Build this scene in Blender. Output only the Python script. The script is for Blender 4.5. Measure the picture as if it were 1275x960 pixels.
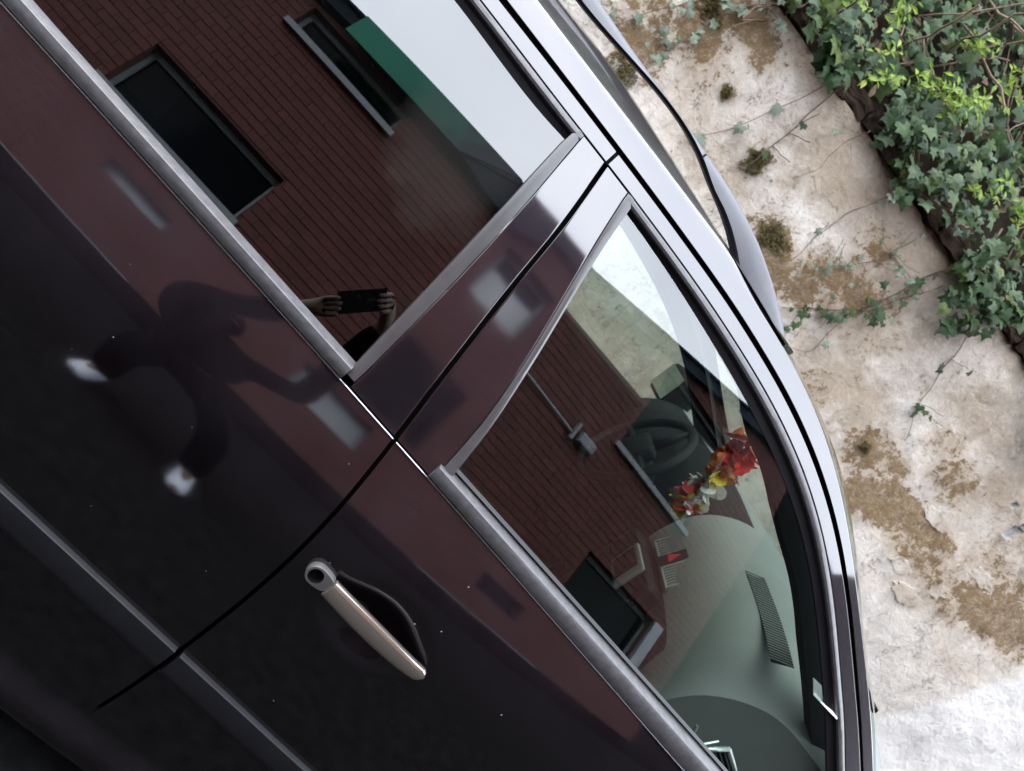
import bpy, bmesh, math, random
import numpy as np
from mathutils import Vector, Matrix, Quaternion
for o in list(bpy.data.objects): bpy.data.objects.remove(o)
SC = bpy.context.scene
COL = SC.collection
rad = math.radians
rnd = random.Random(7)

# ------------------------------------------------------------------ camera
CAM = Vector((0.0, -0.97, 1.50))
PSI, TH, ROLL = rad(13), rad(14), rad(51.5)
c_, s_, C_, S_ = math.cos(PSI), math.sin(PSI), math.cos(TH), math.sin(TH)
R0 = Vector((c_, -s_, 0)); U0 = Vector((s_*S_, c_*S_, C_)); FW = Vector((s_*C_, c_*C_, -S_))
CX = R0*math.cos(ROLL) + U0*math.sin(ROLL)
CY = -R0*math.sin(ROLL) + U0*math.cos(ROLL)
cam = bpy.data.cameras.new('camera'); camo = bpy.data.objects.new('camera', cam); COL.objects.link(camo)
cam.sensor_width = 36; cam.lens = 960/1275*36
cam.dof.use_dof = True; cam.dof.focus_distance = 1.18; cam.dof.aperture_fstop = 8
cam.clip_start = 0.003; cam.clip_end = 500
camo.matrix_world = Matrix(((CX.x, CY.x, -FW.x, CAM.x), (CX.y, CY.y, -FW.y, CAM.y), (CX.z, CY.z, -FW.z, CAM.z), (0, 0, 0, 1)))
SC.camera = camo
SC.render.resolution_x, SC.render.resolution_y = 1024, 771

# ------------------------------------------------------------------ light
SUN_EL, SUN_AZ = rad(62), rad(250)
world = bpy.data.worlds.new('World'); SC.world = world; world.use_nodes = True
wt = world.node_tree; wt.nodes.clear()
def wn(t): return wt.nodes.new(t)
sky = wn('ShaderNodeTexSky'); sky.sky_type = 'NISHITA'; sky.sun_disc = False
sky.sun_elevation = SUN_EL; sky.sun_rotation = SUN_AZ; sky.dust_density = 4.0; sky.air_density = 1.0
tc = wn('ShaderNodeTexCoord')
nz = wn('ShaderNodeTexNoise'); nz.inputs['Scale'].default_value = 2.2; nz.inputs['Detail'].default_value = 5
wt.links.new(tc.outputs['Generated'], nz.inputs['Vector'])
cr = wn('ShaderNodeValToRGB')
cr.color_ramp.elements[0].position = .3; cr.color_ramp.elements[0].color = (9.6, 10.6, 12.0, 1)
cr.color_ramp.elements[1].position = .75; cr.color_ramp.elements[1].color = (12.3, 13.0, 14.0, 1)
wt.links.new(nz.outputs['Fac'], cr.inputs['Fac'])
mx = wn('ShaderNodeMix'); mx.data_type = 'RGBA'; mx.inputs['Factor'].default_value = .86
wt.links.new(sky.outputs['Color'], mx.inputs['A']); wt.links.new(cr.outputs['Color'], mx.inputs['B'])
bg = wn('ShaderNodeBackground'); bg.inputs['Strength'].default_value = .12
wt.links.new(mx.outputs['Result'], bg.inputs['Color'])
wo = wn('ShaderNodeOutputWorld'); wt.links.new(bg.outputs['Background'], wo.inputs['Surface'])
sun = bpy.data.lights.new('sun', 'SUN'); sun.energy = .5; sun.angle = rad(25); sun.color = (1, .97, .92)
suno = bpy.data.objects.new('sun', sun); COL.objects.link(suno)
# direction towards the sun (Nishita: rotation measured from +Y towards +X)
sd = Vector((math.sin(SUN_AZ)*math.cos(SUN_EL), math.cos(SUN_AZ)*math.cos(SUN_EL), math.sin(SUN_EL)))
suno.rotation_euler = sd.to_track_quat('Z', 'Y').to_euler()
suno.location = (0, -2, 12)
SC.view_settings.view_transform = 'Standard'; SC.view_settings.look = 'None'
SC.view_settings.exposure = 2.08; SC.view_settings.gamma = 1
SC.render.engine = 'CYCLES'
cy = SC.cycles
cy.max_bounces = 9; cy.transparent_max_bounces = 12; cy.diffuse_bounces = 4; cy.glossy_bounces = 5; cy.transmission_bounces = 4
cy.caustics_reflective = False; cy.caustics_refractive = False; cy.sample_clamp_indirect = 6
try: cy.use_denoising = True
except Exception: pass

# ------------------------------------------------------------------ materials
def newmat(name):
    m = bpy.data.materials.new(name); m.use_nodes = True
    nt = m.node_tree; nt.nodes.clear()
    out = nt.nodes.new('ShaderNodeOutputMaterial')
    return m, nt, out
def noise(nt, scale, detail=4, rough=.6, vec=None, dist=0.0):
    n = nt.nodes.new('ShaderNodeTexNoise'); n.inputs['Scale'].default_value = scale
    n.inputs['Detail'].default_value = detail; n.inputs['Roughness'].default_value = rough; n.inputs['Distortion'].default_value = dist
    if vec is None:
        t = nt.nodes.new('ShaderNodeTexCoord'); vec = t.outputs['Object']
    nt.links.new(vec, n.inputs['Vector']); return n
def ramp(nt, src, stops):
    r = nt.nodes.new('ShaderNodeValToRGB'); e = r.color_ramp.elements
    while len(e) < len(stops): e.new(.5)
    for k, (p, c) in enumerate(stops):
        e[k].position = p; e[k].color = c if len(c) == 4 else (*c, 1)
    nt.links.new(src, r.inputs['Fac']); return r
def mixc(nt, fac, a, b, mode='MIX'):
    m = nt.nodes.new('ShaderNodeMix'); m.data_type = 'RGBA'; m.blend_type = mode
    for sock, v in ((m.inputs['Factor'], fac), (m.inputs['A'], a), (m.inputs['B'], b)):
        if hasattr(v, 'is_linked'): nt.links.new(v, sock)
        else: sock.default_value = v if not isinstance(v, tuple) else (*v, 1)[:4]
    return m.outputs['Result']
def bump(nt, h, strength=.3, dist=.01):
    b = nt.nodes.new('ShaderNodeBump'); b.inputs['Strength'].default_value = strength; b.inputs['Distance'].default_value = dist
    nt.links.new(h, b.inputs['Height']); return b.outputs['Normal']
def plain(name, col, rough=.5, metal=0.0, var=.25, scale=30, bumps=0.0, bscale=200, ior=1.5, coat=0.0, **kw):
    m, nt, out = newmat(name)
    p = nt.nodes.new('ShaderNodeBsdfPrincipled')
    n = noise(nt, scale)
    lo = tuple(v*(1-var) for v in col); hi = tuple(min(1, v*(1+var)) for v in col)
    r = ramp(nt, n.outputs['Fac'], [(.3, lo), (.7, hi)])
    nt.links.new(r.outputs['Color'], p.inputs['Base Color'])
    p.inputs['Roughness'].default_value = rough; p.inputs['Metallic'].default_value = metal; p.inputs['IOR'].default_value = ior
    if coat: p.inputs['Coat Weight'].default_value = coat
    for k, v in kw.items(): p.inputs[k].default_value = v
    if bumps:
        nb = noise(nt, bscale, 3); nt.links.new(bump(nt, nb.outputs['Fac'], bumps, .002), p.inputs['Normal'])
    nt.links.new(p.outputs['BSDF'], out.inputs['Surface'])
    return m
M = {}
def car_paint():
    m, nt, out = newmat('aubergine_paint')
    p = nt.nodes.new('ShaderNodeBsdfPrincipled')
    n = noise(nt, 3.0, 6); fine = noise(nt, 2600, 2)
    base = ramp(nt, fine.outputs['Fac'], [(.3, (.009, .0042, .007)), (.7, (.018, .009, .0135))])
    dust = ramp(nt, n.outputs['Fac'], [(.45, (0, 0, 0)), (.75, (1, 1, 1))])
    sp = noise(nt, 420, 2); spk = ramp(nt, sp.outputs['Fac'], [(.70, (0, 0, 0)), (.78, (1, 1, 1))])
    mul = nt.nodes.new('ShaderNodeMath'); mul.operation = 'MULTIPLY'; nt.links.new(dust.outputs['Color'], mul.inputs[0]); nt.links.new(spk.outputs['Color'], mul.inputs[1])
    mul2 = nt.nodes.new('ShaderNodeMath'); mul2.operation = 'MULTIPLY'; mul2.inputs[1].default_value = .05; nt.links.new(mul.outputs[0], mul2.inputs[0])
    col = mixc(nt, mul2.outputs[0], base.outputs['Color'], (.35, .30, .27))
    nt.links.new(col, p.inputs['Base Color'])
    p.inputs['Metallic'].default_value = .9; p.inputs['Roughness'].default_value = .30
    lw = nt.nodes.new('ShaderNodeLayerWeight'); lw.inputs['Blend'].default_value = .5
    pw = nt.nodes.new('ShaderNodeMath'); pw.operation = 'POWER'; pw.inputs[1].default_value = 5; nt.links.new(lw.outputs['Facing'], pw.inputs[0])
    ma = nt.nodes.new('ShaderNodeMath'); ma.operation = 'MULTIPLY_ADD'; ma.inputs[1].default_value = .82; ma.inputs[2].default_value = .18
    nt.links.new(pw.outputs[0], ma.inputs[0])
    gl = nt.nodes.new('ShaderNodeBsdfGlossy')
    cr_ = ramp(nt, n.outputs['Fac'], [(.35, (.035,)*3), (.75, (.10,)*3)])
    vs = nt.nodes.new('ShaderNodeTexVoronoi'); vs.inputs['Scale'].default_value = 38; vs.feature = 'F1'; vs.inputs['Randomness'].default_value = 1.0
    tcv = nt.nodes.new('ShaderNodeTexCoord'); nt.links.new(tcv.outputs['Object'], vs.inputs['Vector'])
    ring = ramp(nt, vs.outputs['Distance'], [(.10, (.0,)*3), (.16, (.05,)*3), (.20, (.0,)*3)])
    n5 = noise(nt, 5.5, 4); pr = ramp(nt, n5.outputs['Fac'], [(.50, (0,)*3), (.68, (1,)*3)])
    rg = nt.nodes.new('ShaderNodeMath'); rg.operation = 'MULTIPLY_ADD'; nt.links.new(ring.outputs['Color'], rg.inputs[0]); nt.links.new(pr.outputs['Color'], rg.inputs[1]); nt.links.new(cr_.outputs['Color'], rg.inputs[2])
    nt.links.new(rg.outputs[0], gl.inputs['Roughness'])
    nb = noise(nt, 7, 2); nt.links.new(bump(nt, nb.outputs['Fac'], .05, .004), gl.inputs['Normal'])
    gn = nt.nodes.new('ShaderNodeNewGeometry'); sx = nt.nodes.new('ShaderNodeSeparateXYZ'); nt.links.new(gn.outputs['Normal'], sx.inputs[0])
    dn = noise(nt, 4.5, 8, .7); dr_ = ramp(nt, dn.outputs['Fac'], [(.30, (.015,)*3), (.72, (.085,)*3)])
    ur = ramp(nt, sx.outputs['Z'], [(.03, (0,)*3), (.22, (1,)*3)])
    dm = nt.nodes.new('ShaderNodeMath'); dm.operation = 'MULTIPLY'; nt.links.new(dr_.outputs['Color'], dm.inputs[0]); nt.links.new(ur.outputs['Color'], dm.inputs[1])
    df = nt.nodes.new('ShaderNodeBsdfDiffuse'); df.inputs['Color'].default_value = (.16, .13, .165, 1)
    md = nt.nodes.new('ShaderNodeMixShader'); nt.links.new(dm.outputs[0], md.inputs[0]); nt.links.new(p.outputs[0], md.inputs[1]); nt.links.new(df.outputs[0], md.inputs[2])
    ms = nt.nodes.new('ShaderNodeMixShader'); nt.links.new(ma.outputs[0], ms.inputs[0]); nt.links.new(md.outputs[0], ms.inputs[1]); nt.links.new(gl.outputs[0], ms.inputs[2])
    nt.links.new(ms.outputs[0], out.inputs['Surface'])
    return m
def glass(name, tint, r0=.13, pale_patch=None):
    m, nt, out = newmat(name)
    lw = nt.nodes.new('ShaderNodeLayerWeight'); lw.inputs['Blend'].default_value = .5
    pw = nt.nodes.new('ShaderNodeMath'); pw.operation = 'POWER'; pw.inputs[1].default_value = 5; nt.links.new(lw.outputs['Facing'], pw.inputs[0])
    ma = nt.nodes.new('ShaderNodeMath'); ma.operation = 'MULTIPLY_ADD'; ma.inputs[1].default_value = 1-r0; ma.inputs[2].default_value = r0
    nt.links.new(pw.outputs[0], ma.inputs[0])
    tr = nt.nodes.new('ShaderNodeBsdfTransparent'); tr.inputs['Color'].default_value = (*tint, 1)
    gl = nt.nodes.new('ShaderNodeBsdfGlossy'); gl.inputs['Roughness'].default_value = 0.0; gl.inputs['Color'].default_value = (1, 1, 1, 1)
    nb = noise(nt, 2.2, 1); nt.links.new(bump(nt, nb.outputs['Fac'], .03, .01), gl.inputs['Normal'])
    # thin film of dust
    df = nt.nodes.new('ShaderNodeBsdfDiffuse'); df.inputs['Color'].default_value = (.5, .47, .44, 1)
    sp = noise(nt, 260, 2); sp2 = noise(nt, 5, 4)
    a = ramp(nt, sp.outputs['Fac'], [(.66, (0, 0, 0)), (.78, (.10,)*3)])
    b = ramp(nt, sp2.outputs['Fac'], [(.5, (0, 0, 0)), (.8, (1,)*3)])
    mm = nt.nodes.new('ShaderNodeMath'); mm.operation = 'MULTIPLY'; nt.links.new(a.outputs['Color'], mm.inputs[0]); nt.links.new(b.outputs['Color'], mm.inputs[1])
    mx1 = nt.nodes.new('ShaderNodeMixShader'); nt.links.new(ma.outputs[0], mx1.inputs[0]); nt.links.new(tr.outputs[0], mx1.inputs[1]); nt.links.new(gl.outputs[0], mx1.inputs[2])
    fac = mm.outputs[0]
    if pale_patch:
        tcs = nt.nodes.new('ShaderNodeTexCoord'); dv = nt.nodes.new('ShaderNodeVectorMath'); dv.operation = 'DISTANCE'; dv.inputs[1].default_value = pale_patch  # soft pale patch round one point, its edge broken by noise
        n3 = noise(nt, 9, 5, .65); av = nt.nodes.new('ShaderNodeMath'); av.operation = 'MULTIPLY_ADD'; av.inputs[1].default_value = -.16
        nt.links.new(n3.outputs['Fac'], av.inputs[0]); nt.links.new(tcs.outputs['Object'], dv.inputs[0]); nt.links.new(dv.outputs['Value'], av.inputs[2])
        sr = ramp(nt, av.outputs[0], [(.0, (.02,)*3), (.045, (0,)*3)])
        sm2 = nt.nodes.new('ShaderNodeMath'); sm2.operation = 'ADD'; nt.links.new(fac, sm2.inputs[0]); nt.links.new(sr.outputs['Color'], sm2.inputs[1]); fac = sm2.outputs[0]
    mx2 = nt.nodes.new('ShaderNodeMixShader'); nt.links.new(fac, mx2.inputs[0]); nt.links.new(mx1.outputs[0], mx2.inputs[1]); nt.links.new(df.outputs[0], mx2.inputs[2])
    nt.links.new(mx2.outputs[0], out.inputs['Surface'])
    return m
def island_mat(name, cols, rough, scale=60, bumps=.3, trans=0.0, ior=1.5, spec=.5):
    """one hue per loose piece (random per island) with fine noise over it"""
    m, nt, out = newmat(name)
    p = nt.nodes.new('ShaderNodeBsdfPrincipled')
    g = nt.nodes.new('ShaderNodeNewGeometry'); oi = nt.nodes.new('ShaderNodeObjectInfo')
    ad = nt.nodes.new('ShaderNodeMath'); ad.operation = 'ADD'; nt.links.new(g.outputs['Random Per Island'], ad.inputs[0]); nt.links.new(oi.outputs['Random'], ad.inputs[1])
    fr = nt.nodes.new('ShaderNodeMath'); fr.operation = 'FRACT'; nt.links.new(ad.outputs[0], fr.inputs[0])
    k = len(cols)
    r = ramp(nt, fr.outputs[0], [(i/(k-1) if k > 1 else 0, c) for i, c in enumerate(cols)])
    n = noise(nt, scale, 5)
    sh = ramp(nt, n.outputs['Fac'], [(.3, (.62,)*3), (.7, (1.25,)*3)])
    col = mixc(nt, 1.0, r.outputs['Color'], sh.outputs['Color'], 'MULTIPLY')
    nt.links.new(col, p.inputs['Base Color']); p.inputs['Roughness'].default_value = rough; p.inputs['IOR'].default_value = ior
    if bumps: nt.links.new(bump(nt, n.outputs['Fac'], bumps, .004), p.inputs['Normal'])
    if trans:
        t = nt.nodes.new('ShaderNodeBsdfTranslucent'); nt.links.new(col, t.inputs['Color'])
        ms = nt.nodes.new('ShaderNodeMixShader'); ms.inputs[0].default_value = trans
        nt.links.new(p.outputs[0], ms.inputs[1]); nt.links.new(t.outputs[0], ms.inputs[2]); nt.links.new(ms.outputs[0], out.inputs['Surface'])
    else: nt.links.new(p.outputs['BSDF'], out.inputs['Surface'])
    return m
M['paint'] = car_paint()
M['gloss'] = M['paint']
M['glass_front'] = glass('green_tint_glass', (.62, .68, .64))
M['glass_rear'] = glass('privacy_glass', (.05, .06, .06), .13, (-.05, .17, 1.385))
M['glass_clear'] = glass('clear_tint_glass', (.66, .73, .66), .06)
M['rubber'] = plain('trim_rubber', (.078, .075, .080), .42, var=.28, scale=70, bumps=.15, bscale=300, ior=1.6)
M['pillar_trim'] = plain('satin_trim', (.050, .046, .050), .26, var=.15, scale=30, ior=1.75)
M['black'] = plain('black_rubber', (.006, .006, .008), .45, var=.2, ior=1.35)
M['dark'] = plain('cavity_black', (.004, .004, .004), .8, ior=1.2)
M['chrome'] = plain('bright_trim', (.50, .48, .52), .24, 1.0, var=.05)
M['handle'] = plain('nickel_handle', (.66, .57, .48), .15, .88, var=.05)
M['satin'] = plain('satin_grey', (.13, .125, .128), .42, .5, var=.1)
M['rail'] = plain('satin_rail', (.078, .078, .090), .42, .0, var=.08, ior=1.46)
M['strip_black'] = plain('rub_strip', (.012, .012, .015), .42, var=.2, ior=1.5)
M['interior'] = plain('dark_plastic', (.006, .007, .0075), .6, var=.2, bumps=.2, bscale=500, ior=1.25)
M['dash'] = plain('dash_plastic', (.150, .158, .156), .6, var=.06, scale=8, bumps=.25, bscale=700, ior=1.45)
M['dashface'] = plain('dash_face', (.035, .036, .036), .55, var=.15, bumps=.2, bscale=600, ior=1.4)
M['seat'] = island_mat('seat_cloth', [(.19, .14, .11), (.21, .16, .125)], .85, 300, .4)
M['greytrim'] = plain('grey_trim', (.20, .22, .215), .5, var=.1)
M['silver'] = plain('silver_bezel', (.55, .57, .57), .3, .8, var=.05)
M['tint_mirror'] = plain('mirror_silver', (.34, .40, .36), .05, 1.0, var=.03)
M['red'] = plain('red_button', (.55, .02, .02), .35)
M['headliner'] = plain('headliner', (.18, .18, .17), .9, var=.1)
M['tyre'] = plain('tyre', (.012, .012, .012), .8, bumps=.4, bscale=80)
M['alloy'] = plain('alloy', (.45, .45, .46), .35, .9)
M['paper'] = plain('paper', (.8, .8, .78), .8, var=.05)
M['white'] = plain('white_paint', (.62, .63, .64), .45, var=.08)
M['palewin'] = plain('pale_panel', (.40, .42, .45), .45, var=.08)
M['frame'] = plain('window_frame', (.24, .26, .27), .5, var=.1)
M['winglass'] = plain('house_pane', (.006, .008, .010), .12, var=.1, ior=1.14)
M['fascia'] = plain('dark_fascia', (.012, .020, .032), .7, var=.45, scale=3, ior=1.25)
M['green'] = plain('green_sheet', (.012, .125, .080), .5, var=.45, scale=5)
M['brick'] = island_mat('red_brick', [(.112, .034, .028), (.128, .039, .031), (.100, .032, .028), (.120, .037, .030), (.136, .045, .035)], .85, 40, .5)
def green_sheet():
    m, nt, out = newmat('green_to_dark_sheet'); p = nt.nodes.new('ShaderNodeBsdfPrincipled'); t = nt.nodes.new('ShaderNodeTexCoord'); sp = nt.nodes.new('ShaderNodeSeparateXYZ')
    nt.links.new(t.outputs['Generated'], sp.inputs[0]); n = noise(nt, 4, 5); ad = nt.nodes.new('ShaderNodeMath'); ad.operation = 'MULTIPLY_ADD'; ad.inputs[1].default_value = .5
    nt.links.new(n.outputs['Fac'], ad.inputs[0]); nt.links.new(sp.outputs['X'], ad.inputs[2])
    nt.links.new(ramp(nt, ad.outputs[0], [(.52, (.014, .20, .12)), (.86, (.010, .11, .075)), (1.0, (.008, .022, .032))]).outputs['Color'], p.inputs['Base Color']); p.inputs['Roughness'].default_value = .7  # colour runs from green to blue-black along the sheet
    nt.links.new(p.outputs[0], out.inputs['Surface']); return m
M['green'] = green_sheet()
M['mortar'] = plain('mortar', (.088, .034, .029), .95, var=.3, scale=25)
M['ivy'] = island_mat('ivy_leaf', [(.018, .044, .012), (.048, .084, .034), (.010, .026, .010), (.072, .102, .054), (.026, .056, .020), (.070, .095, .022), (.020, .046, .018)], .47, 40, .4, .22, 1.28)
M['ivy_old'] = island_mat('ivy_grey_leaf', [(.07, .11, .06), (.11, .14, .09), (.055, .085, .04)], .45, 50, .3, .2, 1.6)
M['lime'] = island_mat('fresh_leaf', [(.15, .25, .012), (.22, .32, .02), (.10, .19, .012), (.27, .31, .04)], .45, 40, .2, .35)
M['stem'] = plain('woody_stem', (.13, .085, .055), .8, var=.4, scale=60)
M['dead'] = island_mat('dead_leaf', [(.10, .06, .03), (.16, .11, .06), (.07, .05, .04)], .8, 40, .3, .2)
M['moss'] = island_mat('moss', [(.085, .070, .018), (.14, .11, .030), (.10, .075, .03), (.06, .05, .02)], .95, 90, .5)
M['soil'] = plain('soil', (.014, .011, .008), .95, var=.5, scale=9, bumps=.8, bscale=25, ior=1.08)
M['stone'] = island_mat('dark_ledge_stone', [(.020, .014, .010), (.040, .027, .020), (.013, .010, .008)], .95, 22, 1.0, 0.0, 1.12)
M['asphalt'] = plain('asphalt', (.010, .010, .0105), .9, var=.35, scale=18, bumps=.6, bscale=160, ior=1.08)
M['cloth_black'] = plain('black_cloth', (.0025, .0025, .003), .9, ior=1.08)
M['denim'] = plain('dark_denim', (.003, .0035, .005), .9, ior=1.08)
M['skin'] = plain('skin', (.13, .075, .055), .5, var=.1)
M['lip'] = plain('lip', (.30, .12, .10), .5)
M['matt_black'] = plain('matt_black_board', (.004, .004, .005), .9, var=.3, scale=4, ior=1.1)
M['shoe'] = plain('pale_shoe', (.62, .66, .74), .6, var=.1)
M['phone'] = plain('phone_black', (.006, .008, .009), .2)
PET = {}
for k, c in dict(red=(.60, .03, .03), orange=(.70, .17, .02), yellow=(.70, .55, .04), white=(.75, .75, .72), dkred=(.32, .03, .02)).items():
    PET[k] = plain('petal_'+k, c, .6, var=.15, scale=50)
def wall_material():
    m, nt, out = newmat('limewashed_wall')
    p = nt.nodes.new('ShaderNodeBsdfPrincipled')
    at = nt.nodes.new('ShaderNodeVertexColor'); at.layer_name = 'stain'
    sep = nt.nodes.new('ShaderNodeSeparateColor'); nt.links.new(at.outputs['Color'], sep.inputs[0])
    t = nt.nodes.new('ShaderNodeTexCoord'); vec = t.outputs['Object']
    def math_(op, a, b=None, c=None):
        n = nt.nodes.new('ShaderNodeMath'); n.operation = op
        for i, v in enumerate((a, b, c)):
            if v is None: continue
            if hasattr(v, 'is_linked'): nt.links.new(v, n.inputs[i])
            else: n.inputs[i].default_value = v
        return n.outputs[0]
    def mask(src, lo, hi, top=1.0): return ramp(nt, src, [(lo, (0,)*3), (hi, (top,)*3)]).outputs['Color']
    big = noise(nt, 1.5, 6, .6, vec, .3).outputs['Fac']; mid = noise(nt, 6.5, 8, .68, vec, .5).outputs['Fac']
    n18 = noise(nt, 17, 8, .74, vec, .3).outputs['Fac']; fine = noise(nt, 70, 6, .75, vec).outputs['Fac']; grit = noise(nt, 210, 3, .7, vec).outputs['Fac']
    mp_ = nt.nodes.new('ShaderNodeMapping'); mp_.inputs['Scale'].default_value = (1, 1, .22); mp_.inputs['Rotation'].default_value = (0, rad(12), 0); nt.links.new(vec, mp_.inputs['Vector'])
    run = noise(nt, 15, 6, .7, mp_.outputs['Vector'], .2).outputs['Fac']
    base = ramp(nt, math_('MULTIPLY_ADD', n18, .35, math_('MULTIPLY', big, .65)), [(.36, (.38, .30, .235)), (.48, (.555, .485, .42)), (.60, (.67, .62, .57))]).outputs['Color']
    # tan bloom over the lime, everywhere a little and stronger where the mask says
    tm = math_('ADD', math_('MULTIPLY', sep.outputs['Red'], .50), math_('MULTIPLY_ADD', n18, .85, math_('MULTIPLY', mid, .55)))
    c1 = mixc(nt, mask(tm, .72, 1.06, .78), base, mixc(nt, fine, (.24, .17, .105), (.42, .335, .25)))
    c2 = mixc(nt, mask(run, .53, .70, .42), c1, (.30, .25, .21))
    gm = math_('ADD', math_('MULTIPLY', sep.outputs['Green'], .62), math_('MULTIPLY_ADD', n18, 1.0, math_('MULTIPLY', fine, .42)))
    c3 = mixc(nt, math_('MULTIPLY', mask(gm, .96, 1.40, .92), mask(math_('MULTIPLY_ADD', fine, .6, math_('MULTIPLY', n18, .5)), .40, .58, 1.0)), c2, mixc(nt, fine, (.05, .032, .012), (.27, .165, .075)))
    gr = mask(math_('ADD', sep.outputs['Blue'], math_('MULTIPLY_ADD', n18, .5, -.25)), .42, .50)
    c4 = mixc(nt, gr, c3, mixc(nt, fine, (.25, .235, .225), (.47, .45, .435)))
    # peppering of dark grit and hairline cracks
    c5 = mixc(nt, mask(math_('MULTIPLY', math_('MULTIPLY', fine, 1.4), n18), .46, .56, .8), c4, (.12, .085, .055))
    sm_ = nt.nodes.new('ShaderNodeTexVoronoi'); sm_.feature = 'DISTANCE_TO_EDGE'; sm_.inputs['Scale'].default_value = 3.4
    mv = nt.nodes.new('ShaderNodeVectorMath'); mv.operation = 'MULTIPLY_ADD'; mv.inputs[1].default_value = (.5, .5, .5)
    nt.links.new(noise(nt, 5, 6, .7, vec).outputs['Color'], mv.inputs[0]); nt.links.new(vec, mv.inputs[2]); nt.links.new(mv.outputs[0], sm_.inputs['Vector'])
    crk = math_('MULTIPLY', ramp(nt, sm_.outputs['Distance'], [(.0, (1,)*3), (.011, (0,)*3)]).outputs['Color'], mask(mid, .44, .54, .9))
    c6 = mixc(nt, crk, c5, (.10, .075, .055))
    # newer whitewash at the lower right
    fresh = math_('SUBTRACT', 1.0, at.outputs['Alpha'])
    c7 = mixc(nt, math_('MULTIPLY', mask(math_('MULTIPLY_ADD', n18, .3, fresh), .45, .95), .80), c6, (.73, .705, .685))
    nt.links.new(c7, p.inputs['Base Color']); p.inputs['Roughness'].default_value = .95; p.inputs['IOR'].default_value = 1.3
    h = math_('ADD', math_('MULTIPLY_ADD', fine, .30, math_('MULTIPLY', n18, .9)), math_('MULTIPLY_ADD', grit, .07, math_('MULTIPLY', crk, -.35)))
    nt.links.new(bump(nt, h, .85, .024), p.inputs['Normal'])
    nt.links.new(p.outputs['BSDF'], out.inputs['Surface'])
    return m
M['wall'] = wall_material()

# ------------------------------------------------------------------ helpers
def link(o, parent=None):
    COL.objects.link(o)
    if parent is not None: o.parent = parent
    return o
def me(name, V, F, mat, parent=None, smooth=True, loc=None):
    m = bpy.data.meshes.new(name); m.from_pydata([tuple(v) for v in V], [], [tuple(f) for f in F]); m.update()
    mats = mat if isinstance(mat, list) else [mat]
    for q in mats: m.materials.append(q)
    if smooth:
        m.polygons.foreach_set('use_smooth', [True]*len(m.polygons)); m.set_sharp_from_angle(angle=rad(33))
    o = bpy.data.objects.new(name, m); link(o, parent)
    if loc is not None: o.location = loc
    return o
def bmo(name, bm, mat, parent=None, smooth=False):
    bmesh.ops.recalc_face_normals(bm, faces=bm.faces[:])
    m = bpy.data.meshes.new(name); bm.to_mesh(m); bm.free()
    m.materials.append(mat)
    if smooth: m.polygons.foreach_set('use_smooth', [True]*len(m.polygons))
    return link(bpy.data.objects.new(name, m), parent)
def tag(o, label=None, cat=None, group=None, kind=None):
    if label: o['label'] = label
    if cat: o['category'] = cat
    if group: o['group'] = group
    if kind: o['kind'] = kind
    return o
def empty(name, loc=(0, 0, 0)):
    o = bpy.data.objects.new(name, None); o.location = loc; o.empty_display_size = .1; return link(o)
def box(bm, x0, x1, y0, y1, z0, z1, bev=0.0, mat=None):
    r = bmesh.ops.create_cube(bm, size=1)
    for v in r['verts']:
        v.co = Vector((x0+(v.co.x+.5)*(x1-x0), y0+(v.co.y+.5)*(y1-y0), z0+(v.co.z+.5)*(z1-z0)))
        if mat is not None: v.co = mat @ v.co
    if bev:
        es = list({e for v in r['verts'] for e in v.link_edges})
        bmesh.ops.bevel(bm, geom=es, offset=bev, segments=2, affect='EDGES', profile=.6)
def boxo(name, b, mat, parent=None, bev=0.0, mtx=None):
    bm = bmesh.new(); box(bm, *b, bev=bev, mat=mtx); return bmo(name, bm, mat, parent)
def tube(bm, pts, r, n=6, cap=True):
    pts = [Vector(p) for p in pts]; rs = r if isinstance(r, (list, tuple)) else [r]*len(pts)
    rings = []; prev = None
    for i, p in enumerate(pts):
        t = (pts[min(i+1, len(pts)-1)]-pts[max(i-1, 0)]).normalized()
        if prev is None:
            u = t.orthogonal().normalized()
        else:
            u = (prev - t*prev.dot(t)); u = u.normalized() if u.length > 1e-6 else t.orthogonal().normalized()
        prev = u; w = t.cross(u)
        rings.append([bm.verts.new(p+(u*math.cos(2*math.pi*k/n)+w*math.sin(2*math.pi*k/n))*rs[i]) for k in range(n)])
    for a, b in zip(rings[:-1], rings[1:]):
        for k in range(n): bm.faces.new((a[k], a[(k+1) % n], b[(k+1) % n], b[k]))
    if cap:
        bm.faces.new(rings[0][::-1]); bm.faces.new(rings[-1])
def cr_spline(pts, n):
    P_ = np.array(pts, float)
    s = np.concatenate([[0], np.cumsum(np.linalg.norm(np.diff(P_, axis=0), axis=1))]); s /= s[-1]
    t = np.linspace(0, 1, n); out = np.zeros((n, P_.shape[1]))
    d = np.gradient(P_, s, axis=0)
    idx = np.clip(np.searchsorted(s, t, 'right')-1, 0, len(s)-2)
    h = (s[idx+1]-s[idx])[:, None]; q = ((t-s[idx])[:, None])/h
    out = (2*q**3-3*q**2+1)*P_[idx] + (q**3-2*q**2+q)*h*d[idx] + (-2*q**3+3*q**2)*P_[idx+1] + (q**3-q**2)*h*d[idx+1]
    return out
def lattice(V, nu, nv, closed_u=False):
    F = []
    for i in range(nu-1 + (1 if closed_u else 0)):
        for j in range(nv-1):
            a = i*nv+j; b = ((i+1) % nu)*nv+j
            F.append((a, b, b+1, a+1))
    return F
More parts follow.
